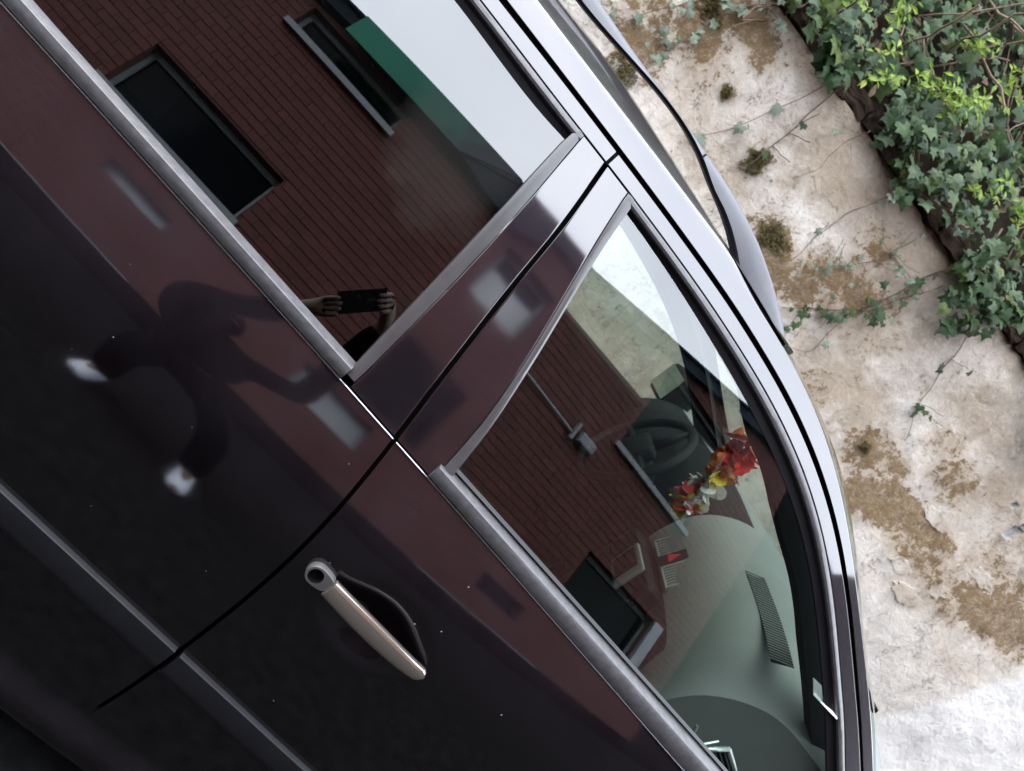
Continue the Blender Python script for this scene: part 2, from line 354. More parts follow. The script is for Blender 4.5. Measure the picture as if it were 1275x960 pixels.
# ------------------------------------------------------------------ car: measured side lines as (x, z) on the body side, metres
CUR={
 'L0':[(-0.2058, 1.5071), (0.0015, 1.5045), (0.0339, 1.5071), (0.1699, 1.5108), (0.2632, 1.5063), (0.3996, 1.4931), (0.4509, 1.4869), (0.5698, 1.4692), (0.643, 1.455), (0.7231, 1.4349), (0.7857, 1.4152), (0.8652, 1.3841), (0.9432, 1.3474), (1.0213, 1.3059), (1.1009, 1.2615), (1.1836, 1.2152), (1.2879, 1.1511)],
 'L1':[(-0.1966, 1.5187), (0.0096, 1.5161), (0.0349, 1.5163), (0.186, 1.515), (0.248, 1.5131), (0.4107, 1.504), (0.4319, 1.5022), (0.5926, 1.482), (0.6612, 1.4681), (0.7094, 1.456), (0.769, 1.4379), (0.8258, 1.4173), (0.8797, 1.3947), (0.9484, 1.3622), (1.0043, 1.3333), (1.0679, 1.2988), (1.1245, 1.2678), (1.184, 1.2349), (1.3061, 1.1612)],
 'L2':[(-0.1874, 1.5303), (0.0203, 1.5281), (0.0458, 1.5281), (0.1681, 1.5271), (0.2005, 1.5264), (0.2334, 1.5256), (0.4198, 1.5165), (0.6048, 1.4943), (0.6556, 1.4842), (0.7192, 1.4684), (0.7833, 1.4484), (0.8379, 1.4279), (0.892, 1.4047), (0.9616, 1.371), (1.0163, 1.3423), (1.0803, 1.3074), (1.1293, 1.2805), (1.1975, 1.2432), (1.321, 1.1692)],
 'L3':[(-0.1716, 1.5502), (0.0396, 1.5502), (0.0922, 1.5496), (0.2202, 1.5473), (0.2508, 1.5465), (0.4349, 1.5375), (0.6259, 1.5128), (0.6673, 1.5041), (0.7312, 1.4878), (0.8034, 1.4649), (0.8734, 1.438), (0.9445, 1.4064), (0.9842, 1.3872), (1.0399, 1.3588), (1.1221, 1.3155), (1.1729, 1.2886), (1.2265, 1.2605), (1.3571, 1.1884)],
 'L4':[(-0.164, 1.5599), (0.0466, 1.5583), (0.0935, 1.5579), (0.2278, 1.5558), (0.2588, 1.555), (0.4438, 1.546), (0.6261, 1.5224), (0.6764, 1.5118), (0.7398, 1.4953), (0.8115, 1.4722), (0.8825, 1.4446), (0.953, 1.4128), (0.9928, 1.3934), (1.0486, 1.3646), (1.1299, 1.3213), (1.1812, 1.2939), (1.235, 1.2652), (1.3649, 1.1926)],
 'L5':[(-0.1432, 1.5864), (0.0423, 1.5856), (0.0687, 1.5831), (0.2462, 1.5752), (0.2783, 1.5753), (0.3414, 1.5758), (0.3745, 1.5758), (0.467, 1.5732), (0.53, 1.5678), (0.5713, 1.5622), (0.6342, 1.5502), (0.6935, 1.5348), (0.7678, 1.5102), (0.8276, 1.4865), (0.9121, 1.4486), (1.0054, 1.4034), (1.0634, 1.3745), (1.1476, 1.3325), (1.2552, 1.278), (1.3885, 1.2048)],
 'L6':[(-0.1269, 1.6239), (0.005, 1.6262), (0.0976, 1.6188), (0.1737, 1.6108), (0.2774, 1.5999), (0.3444, 1.5935), (0.4195, 1.5864), (0.4746, 1.5808), (0.524, 1.575), (0.58, 1.5671), (0.6342, 1.5574), (0.6808, 1.5472), (0.7269, 1.535), (0.7771, 1.5193), (0.8372, 1.4969), (0.8909, 1.4737), (0.9532, 1.4438), (1.0251, 1.4067), (1.083, 1.3764), (1.1509, 1.3422), (1.2034, 1.3172), (1.2873, 1.279), (1.4045, 1.2124)],
 'T0':[(-0.5602, 1.0642), (-0.4913, 1.0654), (-0.4115, 1.0663), (-0.2745, 1.0663), (-0.1757, 1.0652), (0.0343, 1.0599), (0.1468, 1.0554), (0.2059, 1.0526), (0.3732, 1.0428), (0.4774, 1.0355), (0.6747, 1.0188), (0.7026, 1.0162), (0.9757, 0.9867)],
 'T1':[(-0.5466, 1.0866), (-0.3943, 1.0875), (-0.2986, 1.0869), (-0.1564, 1.0847), (0.0122, 1.0798), (0.0797, 1.0771), (0.294, 1.0665), (0.3929, 1.0605), (0.4651, 1.0556), (0.7007, 1.0374), (0.7212, 1.0356), (1.0079, 1.0084)],
 'T2':[(-0.5395, 1.0957), (-0.3869, 1.0962), (-0.3071, 1.096), (-0.1476, 1.0943), (0.0, 1.0913), (0.0687, 1.0895), (0.2949, 1.0812), (0.4066, 1.0759), (0.486, 1.0716), (0.7209, 1.0563), (0.7638, 1.0531), (1.0401, 1.0293)],
 'M0':[(-0.1346, 0.5797), (-0.1038, 0.5795), (0.1, 0.5731), (0.2216, 0.5654), (0.2394, 0.564), (0.3497, 0.5542), (0.5415, 0.5314)],
 'GAP':[(0.0962, 1.5473), (0.1237, 1.4246), (0.14, 1.3186), (0.1656, 1.1765), (0.1893, 1.0563), (0.2085, 0.9423), (0.2224, 0.8082), (0.2264, 0.721), (0.2279, 0.5608), (0.228, 0.4636), (0.2245, 0.3219)],
 'SILL':[(0.1046, 0.1819), (0.1857, 0.1762), (0.3213, 0.1667)],
 'RB0':[(0.0712, 1.0892), (0.0574, 1.248), (0.0427, 1.4084), (0.0337, 1.5043)],
 'RB1':[(0.0904, 1.0888), (0.0804, 1.2525), (0.0642, 1.4087), (0.0478, 1.5244)],
 'FB0':[(0.2706, 1.0701), (0.2598, 1.1596), (0.2398, 1.2453), (0.1941, 1.3909), (0.1767, 1.4448), (0.1545, 1.522)],
 'FB1':[(0.2901, 1.0798), (0.2749, 1.1627), (0.2518, 1.2488), (0.1975, 1.4248), (0.1877, 1.4608), (0.1744, 1.5185)],
}
NZ = [(0.0, 0), (.12, 0), (.25, -16), (.5, -6), (.65, -2.5), (.77, -0.5), (.85, 3.5), (.93, 10), (.99, 15.5), (1.04, 19), (1.35, 20), (1.5, 22), (1.57, 25), (1.586, 30), (1.592, 66), (1.60, 70), (1.68, 72)]
_zs = np.arange(0, 1.681, .002)
_nn = np.interp(_zs, [q[0] for q in NZ], [q[1] for q in NZ])
_yy = np.concatenate([[0], np.cumsum(np.tan(np.radians(_nn[:-1]))*.002)]); _yy -= _yy[np.argmin(abs(_zs-.75))]
def surf(x, z): return np.interp(z, _zs, _yy) + x*x/10.0
def snorm(x, z):
    gx = x/5.0; gz = math.tan(rad(float(np.interp(z, [q[0] for q in NZ], [q[1] for q in NZ]))))
    n = Vector((gx, -1, gz)); return n.normalized()
def SP(x, z, off=0.0, mir=False):
    p = Vector((x, float(surf(x, z)), z)) + snorm(x, z)*off
    if mir: p.y = 1.8-p.y
    return p
def ext(n, back, front):
    a = np.array(CUR[n]); a = a[np.argsort(a[:, 0])]
    return np.vstack([np.array(back).reshape(-1, 2), a, np.array(front).reshape(-1, 2)])
EX = {}
for n in ('L0', 'L1', 'L2', 'L3', 'L4', 'L5', 'L6'):
    a = np.array(CUR[n]); z0 = a[0, 1]; xe, ze = a[-1]
    EX[n] = ext(n, [(-2.2, z0-.16), (-1.6, z0-.075), (-1.1, z0-.025), (-.65, z0-.004)], [(xe+.12, ze-.068), (xe+.3, ze-.165)])
for n in ('T0', 'T1', 'T2'):
    a = np.array(CUR[n]); z0 = a[0, 1]; xe, ze = a[-1]
    EX[n] = ext(n, [(-2.2, z0+.03), (-1.1, z0+.012)], [(xe+.25, ze-.028), (xe+.6, ze-.075)])
a = np.array(CUR['M0']); EX['M0'] = ext('M0', [(-2.2, .60), (-1.0, .592)], [(1.0, .49), (1.5, .45)])
DEN = {n: cr_spline(v, 260) for n, v in EX.items()}
def Z(n):
    d = DEN[n]; return lambda x: float(np.interp(x, d[:, 0], d[:, 1]))
def Xof(n):
    a = np.array(CUR[n]); a = a[np.argsort(a[:, 1])]; d = cr_spline(a, 120)
    lo0 = a[0]-(a[1]-a[0]); 
    return lambda z: float(np.interp(z, d[:, 1], d[:, 0]))
ZL = {n: Z(n) for n in DEN}
XG, XR0, XR1, XF0, XF1 = (Xof(n) for n in ('GAP', 'RB0', 'RB1', 'FB0', 'FB1'))

def panel(name, xa, xb, za, zb, nx, nz, mat, parent, off=0.0, flange=.014, mir=False, hole=None):
    fx = [f if callable(f) else (lambda z, f=f: f) for f in (xa, xb)]
    fz = [f if callable(f) else (lambda x, f=f: f) for f in (za, zb)]
    offf = off if callable(off) else (lambda x, z: off)
    V = []; G = {}
    for i in range(nx):
        s = i/(nx-1)
        for j in range(nz):
            t = j/(nz-1); x = 0; z = 1.0
            for _ in range(5):
                x = fx[0](z)*(1-s)+fx[1](z)*s; z = fz[0](x)*(1-t)+fz[1](x)*t
            G[i, j] = (x, z); V.append(SP(x, z, offf(x, z), mir))
    F = lattice(V, nx, nz)
    if hole: 
        F = [f for f in F if not hole(*[sum(G[k//nz, k % nz][q] for k in f)/4 for q in (0, 1)])]
    if flange:
        rim = [(i, 0) for i in range(nx)]+[(nx-1, j) for j in range(1, nz)]+[(i, nz-1) for i in range(nx-2, -1, -1)]+[(0, j) for j in range(nz-2, 0, -1)]
        b = len(V)
        for (i, j) in rim:
            x, z = G[i, j]; V.append(SP(x, z, offf(x, z)-.0015, mir)); V.append(SP(x, z, offf(x, z)-flange, mir))
        # rounded lip then the return
        k = len(rim)
        for q in range(k):
            q2 = (q+1) % k; i, j = rim[q]; i2, j2 = rim[q2]
            F.append((i*nz+j, i2*nz+j2, b+2*q2, b+2*q)); F.append((b+2*q, b+2*q2, b+2*q2+1, b+2*q+1))
    return me(name, V, F, mat, parent)
def strip_x(name, A, B, x0, x1, n, prof, mat, parent, mir=False, caps=True):
    fa = A if callable(A) else ZL[A]; fb = B if callable(B) else ZL[B]
    V = []; m = len(prof)
    for i in range(n):
        x = x0+(x1-x0)*i/(n-1); za, zb = fa(x), fb(x)
        for t, o in prof: V.append(SP(x, za+(zb-za)*t, o, mir))
    F = lattice(V, n, m)
    if caps: F += [tuple(range(m)), tuple((n-1)*m+k for k in range(m))[::-1]]
    return me(name, V, F, mat, parent)
def strip_z(name, XA, XB, z0, z1, n, prof, mat, parent, mir=False, top=None, bot=None):
    """strip running up a pillar; its ends follow the curves bot(x), top(x)"""
    V = []; m = len(prof)
    for i in range(n):
        s = i/(n-1)
        for t, o in prof:
            z = z0+(z1-z0)*s; x = 0
            for _ in range(4):
                x = XA(z)*(1-t)+XB(z)*t
                zb_ = bot(x) if bot else z0; zt_ = top(x) if top else z1
                z = zb_*(1-s)+zt_*s
            V.append(SP(x, z, o, mir))
    F = lattice(V, n, m)
    F += [tuple(range(m)), tuple((n-1)*m+k for k in range(m))[::-1]]
    return me(name, V, F, mat, parent)
def sm(x): x = max(0.0, min(1.0, x)); return x*x*(3-2*x)

car = tag(empty('parked_car'), 'dark aubergine car with roof rails parked before a pale wall', 'car')
XB_, XFR = -1.06, 1.50          # rear edge of rear door, front edge of front door
GW = .0035
HX, HZ = .372, .835             # centre of the handle dish
def door_off(x, z):
    o = 0.0
    d = math.hypot((x-HX-.02)/.085, (z-HZ+.006)/.062)
    o -= .0125*sm((1.3-d)/1.1)
    return o
# ---- rear door
rd = panel('rear_door', XB_, lambda z: XG(z)-GW, .300, lambda x: ZL['T0'](x)-.0015, 90, 70, M['paint'], car)
fd = panel('front_door', lambda z: XG(z)+GW, XFR, .300, lambda x: ZL['T0'](x)-.0015, 210, 130, M['paint'], car, off=door_off)
waist = [(0, -.004), (.03, .001), (.10, .0035), (.32, .0080), (.50, .0092), (.66, .0096), (.70, .0088), (.74, .0072), (1, -.0125), (1, -.02)]
LIP = [(0, -.003), (.0, .001), (.25, .003), (.6, .0035), (1, .002), (1, -.003)]
BEAD = [(0, -.006), (.05, .001), (.3, .0035), (.65, .0035), (.95, .001), (1, -.004)]
GASK = [(0, -.014), (.1, -.011), (.8, -.008), (1, -.004)]
FLAT = [(0, -.003), (0, .0008), (.010, .0013), (.02, .0014), (.04, .0014), (.08, .0014), (.92, .0014), (.96, .0014), (.98, .0014), (.99, .0013), (1, .0008), (1, -.003)]
lo = lambda n, d: (lambda x: ZL[n](x)+d)
for side, dr, xa, xb, glx in (('r', rd, XB_, None, None), ('f', fd, None, XFR, None)):
    if side == 'r':
        e0 = XG(1.05)-GW; tx0, tx1 = XB_, .073
    else:
        e0 = XG(1.05)+GW; tx0, tx1 = .2635, XFR
    lx0, lx1 = (XB_, e0) if side == 'r' else (e0, XFR)
    strip_x('bright_lip', lo('T0', -.0013), lo('T0', .002), lx0, lx1, 90, LIP, M['chrome'], dr)
    strip_x('waist_trim', lo('T0', .002), 'T2', tx0, tx1, 90, waist, M['rubber'], dr)
    strip_x('rub_strip', lo('M0', -.062), 'M0', (XB_ if side == 'r' else XG(.5)+GW+.002), (XG(.5)-GW-.002 if side == 'r' else XFR-.03), 60,
            [(0, -.002), (.02, .0045), (.08, .0075), (.3, .0090), (.93, .0095), (.97, .0092), (.99, .0078), (1, .001), (1, -.002)], M['strip_black'], dr)
    gx0, gx1 = (XB_, XG(1.53)-.003) if side == 'r' else (XG(1.53)+.003, 1.56)
    strip_x('window_frame', lo('L2', .0012), 'L3', gx0, gx1, 110, FLAT, M['paint'], dr)
    if side == 'r':
        strip_x('top_seal', 'L0', 'L1', XB_, .040, 70, GASK, M['black'], dr)
        strip_x('top_trim', 'L1', 'L2', XB_, .048, 70, BEAD, M['rubber'], dr)
        strip_z('pillar_trim', XR0, XR1, 1.05, 1.53, 40, BEAD, M['pillar_trim'], dr, top=lo('L2', -.001), bot=lo('T1', -.006))
        strip_z('pillar_cover', lambda z: XR1(z)+.0008, lambda z: XG(z)-.0042, 1.05, 1.53, 40, FLAT, M['gloss'], dr, top=lo('L2', -.0016), bot=lo('T0', .005))
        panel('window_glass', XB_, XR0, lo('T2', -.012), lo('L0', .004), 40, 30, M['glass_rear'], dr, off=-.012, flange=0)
    else:
        strip_x('top_seal', 'L0', 'L1', .172, 1.54, 110, GASK, M['black'], dr)
        strip_x('top_trim', 'L1', 'L2', .160, 1.54, 110, BEAD, M['rubber'], dr)
        strip_z('pillar_trim', XF0, XF1, 1.05, 1.53, 40, BEAD, M['pillar_trim'], dr, top=lo('L2', -.001), bot=lo('T1', .004))
        strip_z('pillar_cover', lambda z: XG(z)+.0042, lambda z: XF0(z)-.0008, 1.05, 1.53, 40, FLAT, M['gloss'], dr, top=lo('L2', -.0016), bot=lo('T0', .005))
        panel('window_glass', XF1, lambda z: 1.55, lo('T2', -.012), lambda x: max(ZL['L0'](x)+.004, ZL['T2'](x)), 90, 40, M['glass_front'], dr, off=-.012, flange=0)
        strip_x('glass_run', 'T2', lambda x: ZL['T2'](x)+.0075, .29, 1.5, 60, [(0, -.012), (.3, -.006), (1, -.0085), (1, -.012)], M['strip_black'], dr)
# ---- door handle: satin key housing with a dark lock hole, bright grip
hp = [(.262, .8385, .016), (.300, .8405, .024), (.350, .8415, .030), (.400, .841, .032), (.450, .8375, .030), (.490, .8325, .024), (.507, .8295, .017)]
def handle_loft(name, pts, hw, th, mat, parent, n=40, m=16, endround=True, startround=True):
    P_ = cr_spline(pts, n); V = []
    for i in range(n):
        s = i/(n-1); x, z, o = P_[i]
        d = P_[min(i+1, n-1)]-P_[max(i-1, 0)]; d2 = Vector((d[0], 0, d[1])).normalized()
        side_ = Vector((-d2.z, 0, d2.x)); nn = snorm(x, z); c = SP(x, z, o)
        e = 1.0
        if endround and s > .93: e = math.sqrt(max(0.02, 1-((s-.93)/.07)**2))
        if startround and s < .04: e = math.sqrt(max(.05, 1-((.04-s)/.04)**2))
        w = (hw[0]*(1-s)+hw[1]*s+.0028*math.sin(math.pi*min(1, s*1.05)))*e
        for k in range(m):
            a = 2*math.pi*k/m; cx_, cy_ = math.cos(a), math.sin(a)
            q = lambda v: math.copysign(abs(v)**.62, v)
            V.append(c+side_*(w*q(cx_))+nn*(th*q(cy_)*(.6+.4*e)))
    F = []
    for i in range(n-1):
        for k in range(m): F.append((i*m+k, i*m+(k+1) % m, (i+1)*m+(k+1) % m, (i+1)*m+k))
    F += [tuple(range(m))[::-1], tuple((n-1)*m+k for k in range(m))]
    return me(name, V, F, mat, parent)
hgrip = handle_loft('handle_grip', [(.290, .8400, .013), (.330, .8385, .0165), (.380, .8360, .0185), (.430, .8325, .0175), (.475, .8290, .0135), (.505, .8268, .008)], (.0165, .0135), .0085, M['handle'], fd, startround=False)
hgrip.data.materials.append(M['strip_black'])
for i, p in enumerate(hgrip.data.polygons):
    if i < 39*16 and (i % 16) in (8, 9, 10, 11, 12, 13, 14, 15): p.material_index = 1
V = []; F = []
nseg = 28
def key_outline(rr, o):
    out = []
    for k in range(nseg):
        a = 2*math.pi*k/nseg; x = math.cos(a)*rr*1.0; z = math.sin(a)*rr
        if x > 0: x = x*1.75; z = math.copysign(min(abs(z), rr), z)
        if x > 0 and abs(math.sin(a)) > .2: z = math.copysign(rr*(abs(math.sin(a))**.45), z)
        out.append(SP(.263+x, .8385+z, o))
    return out
rings = [key_outline(.0170, -.002), key_outline(.0168, .010), key_outline(.0158, .0125)]
hole = [[SP(.263+math.cos(2*math.pi*k/nseg)*r, .8385+math.sin(2*math.pi*k/nseg)*r, o) for k in range(nseg)] for r, o in ((.0122, .0125), (.0116, .003), (.002, .002))]
for r in rings+hole: V += r
for i in range(len(rings+hole)-1):
    for k in range(nseg): F.append((i*nseg+k, i*nseg+(k+1) % nseg, (i+1)*nseg+(k+1) % nseg, (i+1)*nseg+k))
kl = me('key_housing', V, F, [M['satin'], M['dark']], fd)
for i, p in enumerate(kl.data.polygons):
    if i >= nseg*3: p.material_index = 1
# specks of dirt stuck on the paint
def specks(parent, xr, zr, n, seed):
    r = random.Random(seed); bm = bmesh.new()
    for _ in range(n):
        x, z = r.uniform(*xr), r.uniform(*zr)
        if parent is rd and x > XG(z)-.01 or parent is fd and x < XG(z)+.01: continue
        sz = r.choice([.0006, .0007, .0008, .0011, .0018]); p = SP(x, z, .0003); nn = snorm(x, z); u = nn.orthogonal().normalized(); w = nn.cross(u)
        a0 = r.random()*6; vs = [bm.verts.new(p+(u*math.cos(a0+k*1.2566)+w*math.sin(a0+k*1.2566)*r.uniform(.4, .9))*sz*r.uniform(.7, 1.2)) for k in range(5)]
        top = bm.verts.new(p+nn*sz*.5)
        for k in range(5): bm.faces.new((vs[k], vs[(k+1) % 5], top))
    o = bmo('dust_specks', bm, M['greytrim'], parent); o['kind'] = 'stuff'
specks(rd, (-.5, .2), (.45, 1.05), 10, 3); specks(fd, (.25, .9), (.45, 1.0), 11, 5)

# ---- body between and around the doors
shell = strip_z('body_shell', lambda z: XG(z)-.05, lambda z: XG(z)+.05, .25, 1.56, 50, [(0, -.022), (1, -.022)], M['dark'], car)
strip_x('door_seal', lo('L3', -.02), lo('L4', .012), -2.1, 1.75, 120, [(0, -.004), (.45, -.0045), (.55, -.009), (.75, -.009), (.85, -.0045), (1, -.004)], M['dark'], shell)
strip_x('waist_filler', lo('T0', -.04), lo('T0', .045), XB_, 1.5, 60, [(0, -.024), (1, -.040)], M['dark'], shell)
strip_x('sill_filler', lambda x: .26, lambda x: .34, XB_, XFR, 30, [(0, -.02), (1, -.03)], M['dark'], shell)
sf = strip_x('side_frame', 'L4', 'L5', -2.1, 1.75, 170, [(0, -.003), (0, -.0008), (.012, -.0001), (.025, 0), (.05, 0), (.1, 0), (.5, 0), (1, 0)], M['paint'], car)
V = []
for i in range(200):
    x = -2.1+3.85*i/199; za, zb = ZL['L5'](x), ZL['L6'](x); kk = sm((x-.30)/.35)
    for q in range(18):
        t = q/17; V.append(SP(x, za+(zb-za)*t, -.0004-.020*kk*t**1.7))
me('roof_edge', V, lattice(V, 200, 18), M['paint'], sf)
strip_x('rocker_panel', lambda x: .165, lambda x: .296, XB_-.1, XFR+.1, 80, [(0, -.02), (.0, .0), (.10, .016), (.22, .021), (.36, .019), (.55, .008), (.8, -.012), (1, -.024), (1, -.03)], M['paint'], car)
# rear quarter and front wing, with arches cut out and wheels
WXR, WXF, WZ, WR = -1.62, 1.98, .315, .305
arch = lambda wx: (lambda x, z: math.hypot(x-wx, z-WZ) < WR+.055)
for mir in (False, True):
    panel('rear_quarter', -2.25, XB_-.006, .24, lo('T0', 0), 60, 40, M['paint'], car, flange=0, mir=mir, hole=arch(WXR))
    panel('front_wing', XFR+.006, 2.38, .24, lambda x: ZL['T0'](x)-.02-.16*sm((x-1.5)/1.1), 60, 40, M['paint'], car, flange=0, mir=mir, hole=arch(WXF))
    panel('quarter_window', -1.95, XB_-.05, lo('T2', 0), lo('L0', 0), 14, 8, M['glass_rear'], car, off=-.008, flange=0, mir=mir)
    panel('rear_pillar', XB_-.05, XB_-.004, lo('T0', 0), lo('L3', 0), 6, 14, M['paint'], car, flange=0, mir=mir)
    panel('tail_pillar', -2.2, -1.95, lo('T0', 0), lo('L4', 0), 8, 14, M['paint'], car, flange=0, mir=mir)
# left side, seen only through the glass
ld = []
for nm, x0, x1 in (('rear_door', XB_, .16), ('front_door', .17, XFR)):
    d = panel(nm, x0, x1, .30, lo('T0', 0), 40, 30, M['paint'], car, mir=True)
    g0, g1 = (XB_, .03) if nm == 'rear_door' else (.30, 1.5)
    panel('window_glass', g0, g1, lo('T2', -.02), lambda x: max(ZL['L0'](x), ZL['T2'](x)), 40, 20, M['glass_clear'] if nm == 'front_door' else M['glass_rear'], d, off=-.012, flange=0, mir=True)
    strip_x('window_frame', 'L0', 'L4', x0, x1+.05 if nm == 'front_door' else x1, 60, [(0, -.05), (0, -.006), (1, .002), (1, -.05)], M['interior'], d, mir=True)
    panel('pillar_cover', g1 if nm == 'rear_door' else .17, x1 if nm == 'rear_door' else .30, lo('T0', 0), lo('L1', 0), 6, 20, M['interior'], d, off=-.004, flange=.05, mir=True)
    b = bmesh.new(); yb = 1.8-.10
    box(b, x0+.02, x1-.02, yb-.075, yb+.02, .42, 1.150 if nm == 'front_door' else 1.11, bev=.02); bmo('door_card', b, M['interior'], d)
    ld.append(d)
strip_x('side_frame', 'L4', 'L6', -2.1, 1.75, 80, [(0, -.02), (0, 0), (1, 0)], M['paint'], car, mir=True)
# roof, with its lining
def roof_grid(name, drop, crown, x0, x1f, mat, parent, inset=0.0, nx=40, ny=24):
    V = []
    for i in range(nx):
        s = i/(nx-1)
        for j in range(ny):
            t = j/(ny-1); w = 1-(2*t-1)**2
            x = x0+(x1f+.20*w-x0)*s
            xs = min(x, x1f) if x < x1f else x1f
            ze = ZL['L6'](xs); ye = float(surf(xs, ze))+inset
            V.append(Vector((x, ye+(1.8-2*ye)*t, ze+crown*w**.75-drop-.10*max(0, x-x1f)*w)))
    return me(name, V, lattice(V, nx, ny), mat, parent)
rf = roof_grid('roof', 0, .028, -2.1, .52, M['paint'], car)
roof_grid('headliner', .055, .028, -2.05, .50, M['headliner'], rf, inset=.03)
# windscreen
V = []; n1, n2 = 34, 26
for i in range(n1):
    s = i/(n1-1); xs = .50+(1.50-.50)*s; ze = ZL['L6'](xs)-.004; ye = float(surf(xs, ze))+.01
    for j in range(n2):
        t = j/(n2-1); w = 1-(2*t-1)**2
        V.append(Vector((xs+.20*w, ye+(1.8-2*ye)*t, ze+.024*w)))
me('windscreen', V, lattice(V, n1, n2), M['glass_clear'], car)
# bonnet, nose and tail closing the body
V = []; n1, n2 = 26, 20
for i in range(n1):
    s = i/(n1-1); xs = 1.50+.88*s; zz = ZL['T0'](xs)-.02-.16*sm((xs-1.5)/1.1); ye = float(surf(xs, zz))
    for j in range(n2):
        t = j/(n2-1); w = 1-(2*t-1)**2
        V.append(Vector((xs+.18*w*s+.16*w*(1-s), ye+(1.8-2*ye)*t, zz+.20*(1-s)*w+.07*w*s)))
me('bonnet', V, lattice(V, n1, n2), M['paint'], car)
for nm, xe, dx in (('front_bumper', 2.38, .18), ('tailgate', -2.22, -.12)):
    V = []; zt = .80 if dx > 0 else 1.50
    for i in range(14):
        z = .22+(zt-.22)*i/13
        for j in range(18):
            t = j/17; w = 1-(2*t-1)**2; ye = float(surf(xe, z)); V.append(Vector((xe+dx*w-(.10*max(0, z-.9) if dx < 0 else 0)*-1, ye+(1.8-2*ye)*t, z)))
    me(nm, V, lattice(V, 14, 18), M['paint'], car)
def wheel(x, y, sgn):
    b = bmesh.new(); prof = [(.20, .09), (.285, .10), (.305, .075), (.305, -.075), (.285, -.10), (.20, -.09)]
    n = 36; rings = [[b.verts.new((x+r*math.cos(2*math.pi*k/n), y+d, WZ+r*math.sin(2*math.pi*k/n))) for k in range(n)] for r, d in prof]
    for r1, r2 in zip(rings, rings[1:]):
        for k in range(n): b.faces.new((r1[k], r1[(k+1) % n], r2[(k+1) % n], r2[k]))
    w = bmo('wheel', b, M['tyre'], car, True)
    b = bmesh.new()
    for k in range(7):
        a = 2*math.pi*k/7; mt = Matrix.Translation((x, y+sgn*.06, WZ)) @ Matrix.Rotation(a, 4, 'Y'); box(b, .03, .20, -.012, .012, -.022, .022, .006, mt)
    bmesh.ops.create_cone(b, cap_ends=True, segments=24, radius1=.05, radius2=.05, depth=.05, matrix=Matrix.Translation((x, y+sgn*.06, WZ)) @ Matrix.Rotation(math.pi/2, 4, 'X'))
    bmo('rim', b, M['alloy'], w)
for wx in (WXR, WXF):
    yw = float(surf(wx, .4))+.13
    wheel(wx, yw, -1); wheel(wx, 1.8-yw, 1)
# floor pan and bulkhead keep the cabin dark
boxo('floor_pan', (-2.1, 1.5, .12, 1.68, .22, .27), M['dark'], car)
boxo('bulkhead', (1.46, 1.50, .30, 1.50, .25, 1.17), M['dark'], car)
boxo('door_card', (XB_, 1.0, .17, .21, .40, .98), M['interior'], car)
panel('door_card', 1.0, 1.56, .40, lambda x: ZL['T2'](x)+.004, 20, 12, M['interior'], car, off=-.045, flange=.01)
PLN = cr_spline([(.55, 1.50), (.629, 1.462), (.709, 1.440), (.777, 1.411), (.839, 1.386), (.921, 1.355), (.992, 1.321), (1.048, 1.289), (1.125, 1.248), (1.213, 1.199), (1.321, 1.134), (1.52, 1.02)], 80)
panel('pillar_lining', .55, 1.52, lambda x: float(np.interp(x, PLN[:, 0], PLN[:, 1])), lambda x: max(ZL['L1'](x)+.05, float(np.interp(x, PLN[:, 0], PLN[:, 1]))+.05), 60, 8, M['interior'], car, off=-.055, flange=.02)

# ---- roof rail
def rail_curve(pts): return cr_spline([(-2.0, pts[0][1]-.14), (-1.2, pts[0][1]-.03), (-.6, pts[0][1]-.004)]+pts, 150)
RI = [(-0.111, 1.655), (0.215, 1.659), (0.267, 1.643), (0.305, 1.636), (0.338, 1.626), (0.372, 1.612), (0.398, 1.599), (0.415, 1.591), (0.486, 1.587), (0.53, 1.585), (0.57, 1.583)]
RBk = [(-0.115, 1.652), (0.21, 1.6555), (0.257, 1.6425), (0.293, 1.6345), (0.328, 1.6245), (0.361, 1.612), (0.389, 1.598), (0.404, 1.589)]
RO = [(-0.088, 1.680), (-0.003, 1.6765), (0.076, 1.6750), (0.152, 1.6735), (0.206, 1.672), (0.274, 1.669), (0.332, 1.663), (0.396, 1.651), (0.46, 1.633), (0.523, 1.611), (0.578, 1.586)]
YR = .40
A_, B_, K_ = rail_curve(RI), rail_curve(RO), rail_curve(RBk)
V = []
for i in range(150):
    (xa, za), (xb, zb) = A_[i], B_[i]; d = Vector((xb-xa, 0, zb-za)); p = Vector((xa, YR, za))
    for t, y in ((0, .012), (0, -.010), (.08, -.015), (.5, -.009), (.88, .002), (1, .010), (1, .022), (.5, .032)): V.append(p+d*t+Vector((0, y, 0)))
F = []
for i in range(149):
    for k in range(8): F.append((i*8+k, i*8+(k+1) % 8, (i+1)*8+(k+1) % 8, (i+1)*8+k))
F += [tuple(range(8)), tuple(149*8+k for k in range(8))]
rail = me('roof_rail', V, F, M['rail'], car)
V = []
for i in range(150):
    (xa, za) = A_[i]
    zk = float(np.interp(xa, K_[:, 0], K_[:, 1])) if xa < .40 else za-.006
    for y, z in ((-.010, za+.001), (-.010, zk), (.012, zk), (.012, za+.001)): V.append(Vector((xa, YR+y, z)))
F = []
for i in range(149):
    for k in range(4): F.append((i*4+k, i*4+(k+1) % 4, (i+1)*4+(k+1) % 4, (i+1)*4+k))
me('rail_gasket', V, F, M['black'], rail, smooth=False)
boxo('rail_joint', (.209, .2115, YR-.0165, YR+.02, 1.659, 1.668), M['strip_black'], rail)
r2 = rail.copy(); COL.objects.link(r2); r2.parent = car; r2.scale = (1, -1, 1); r2.location = (0, 1.8, 0)

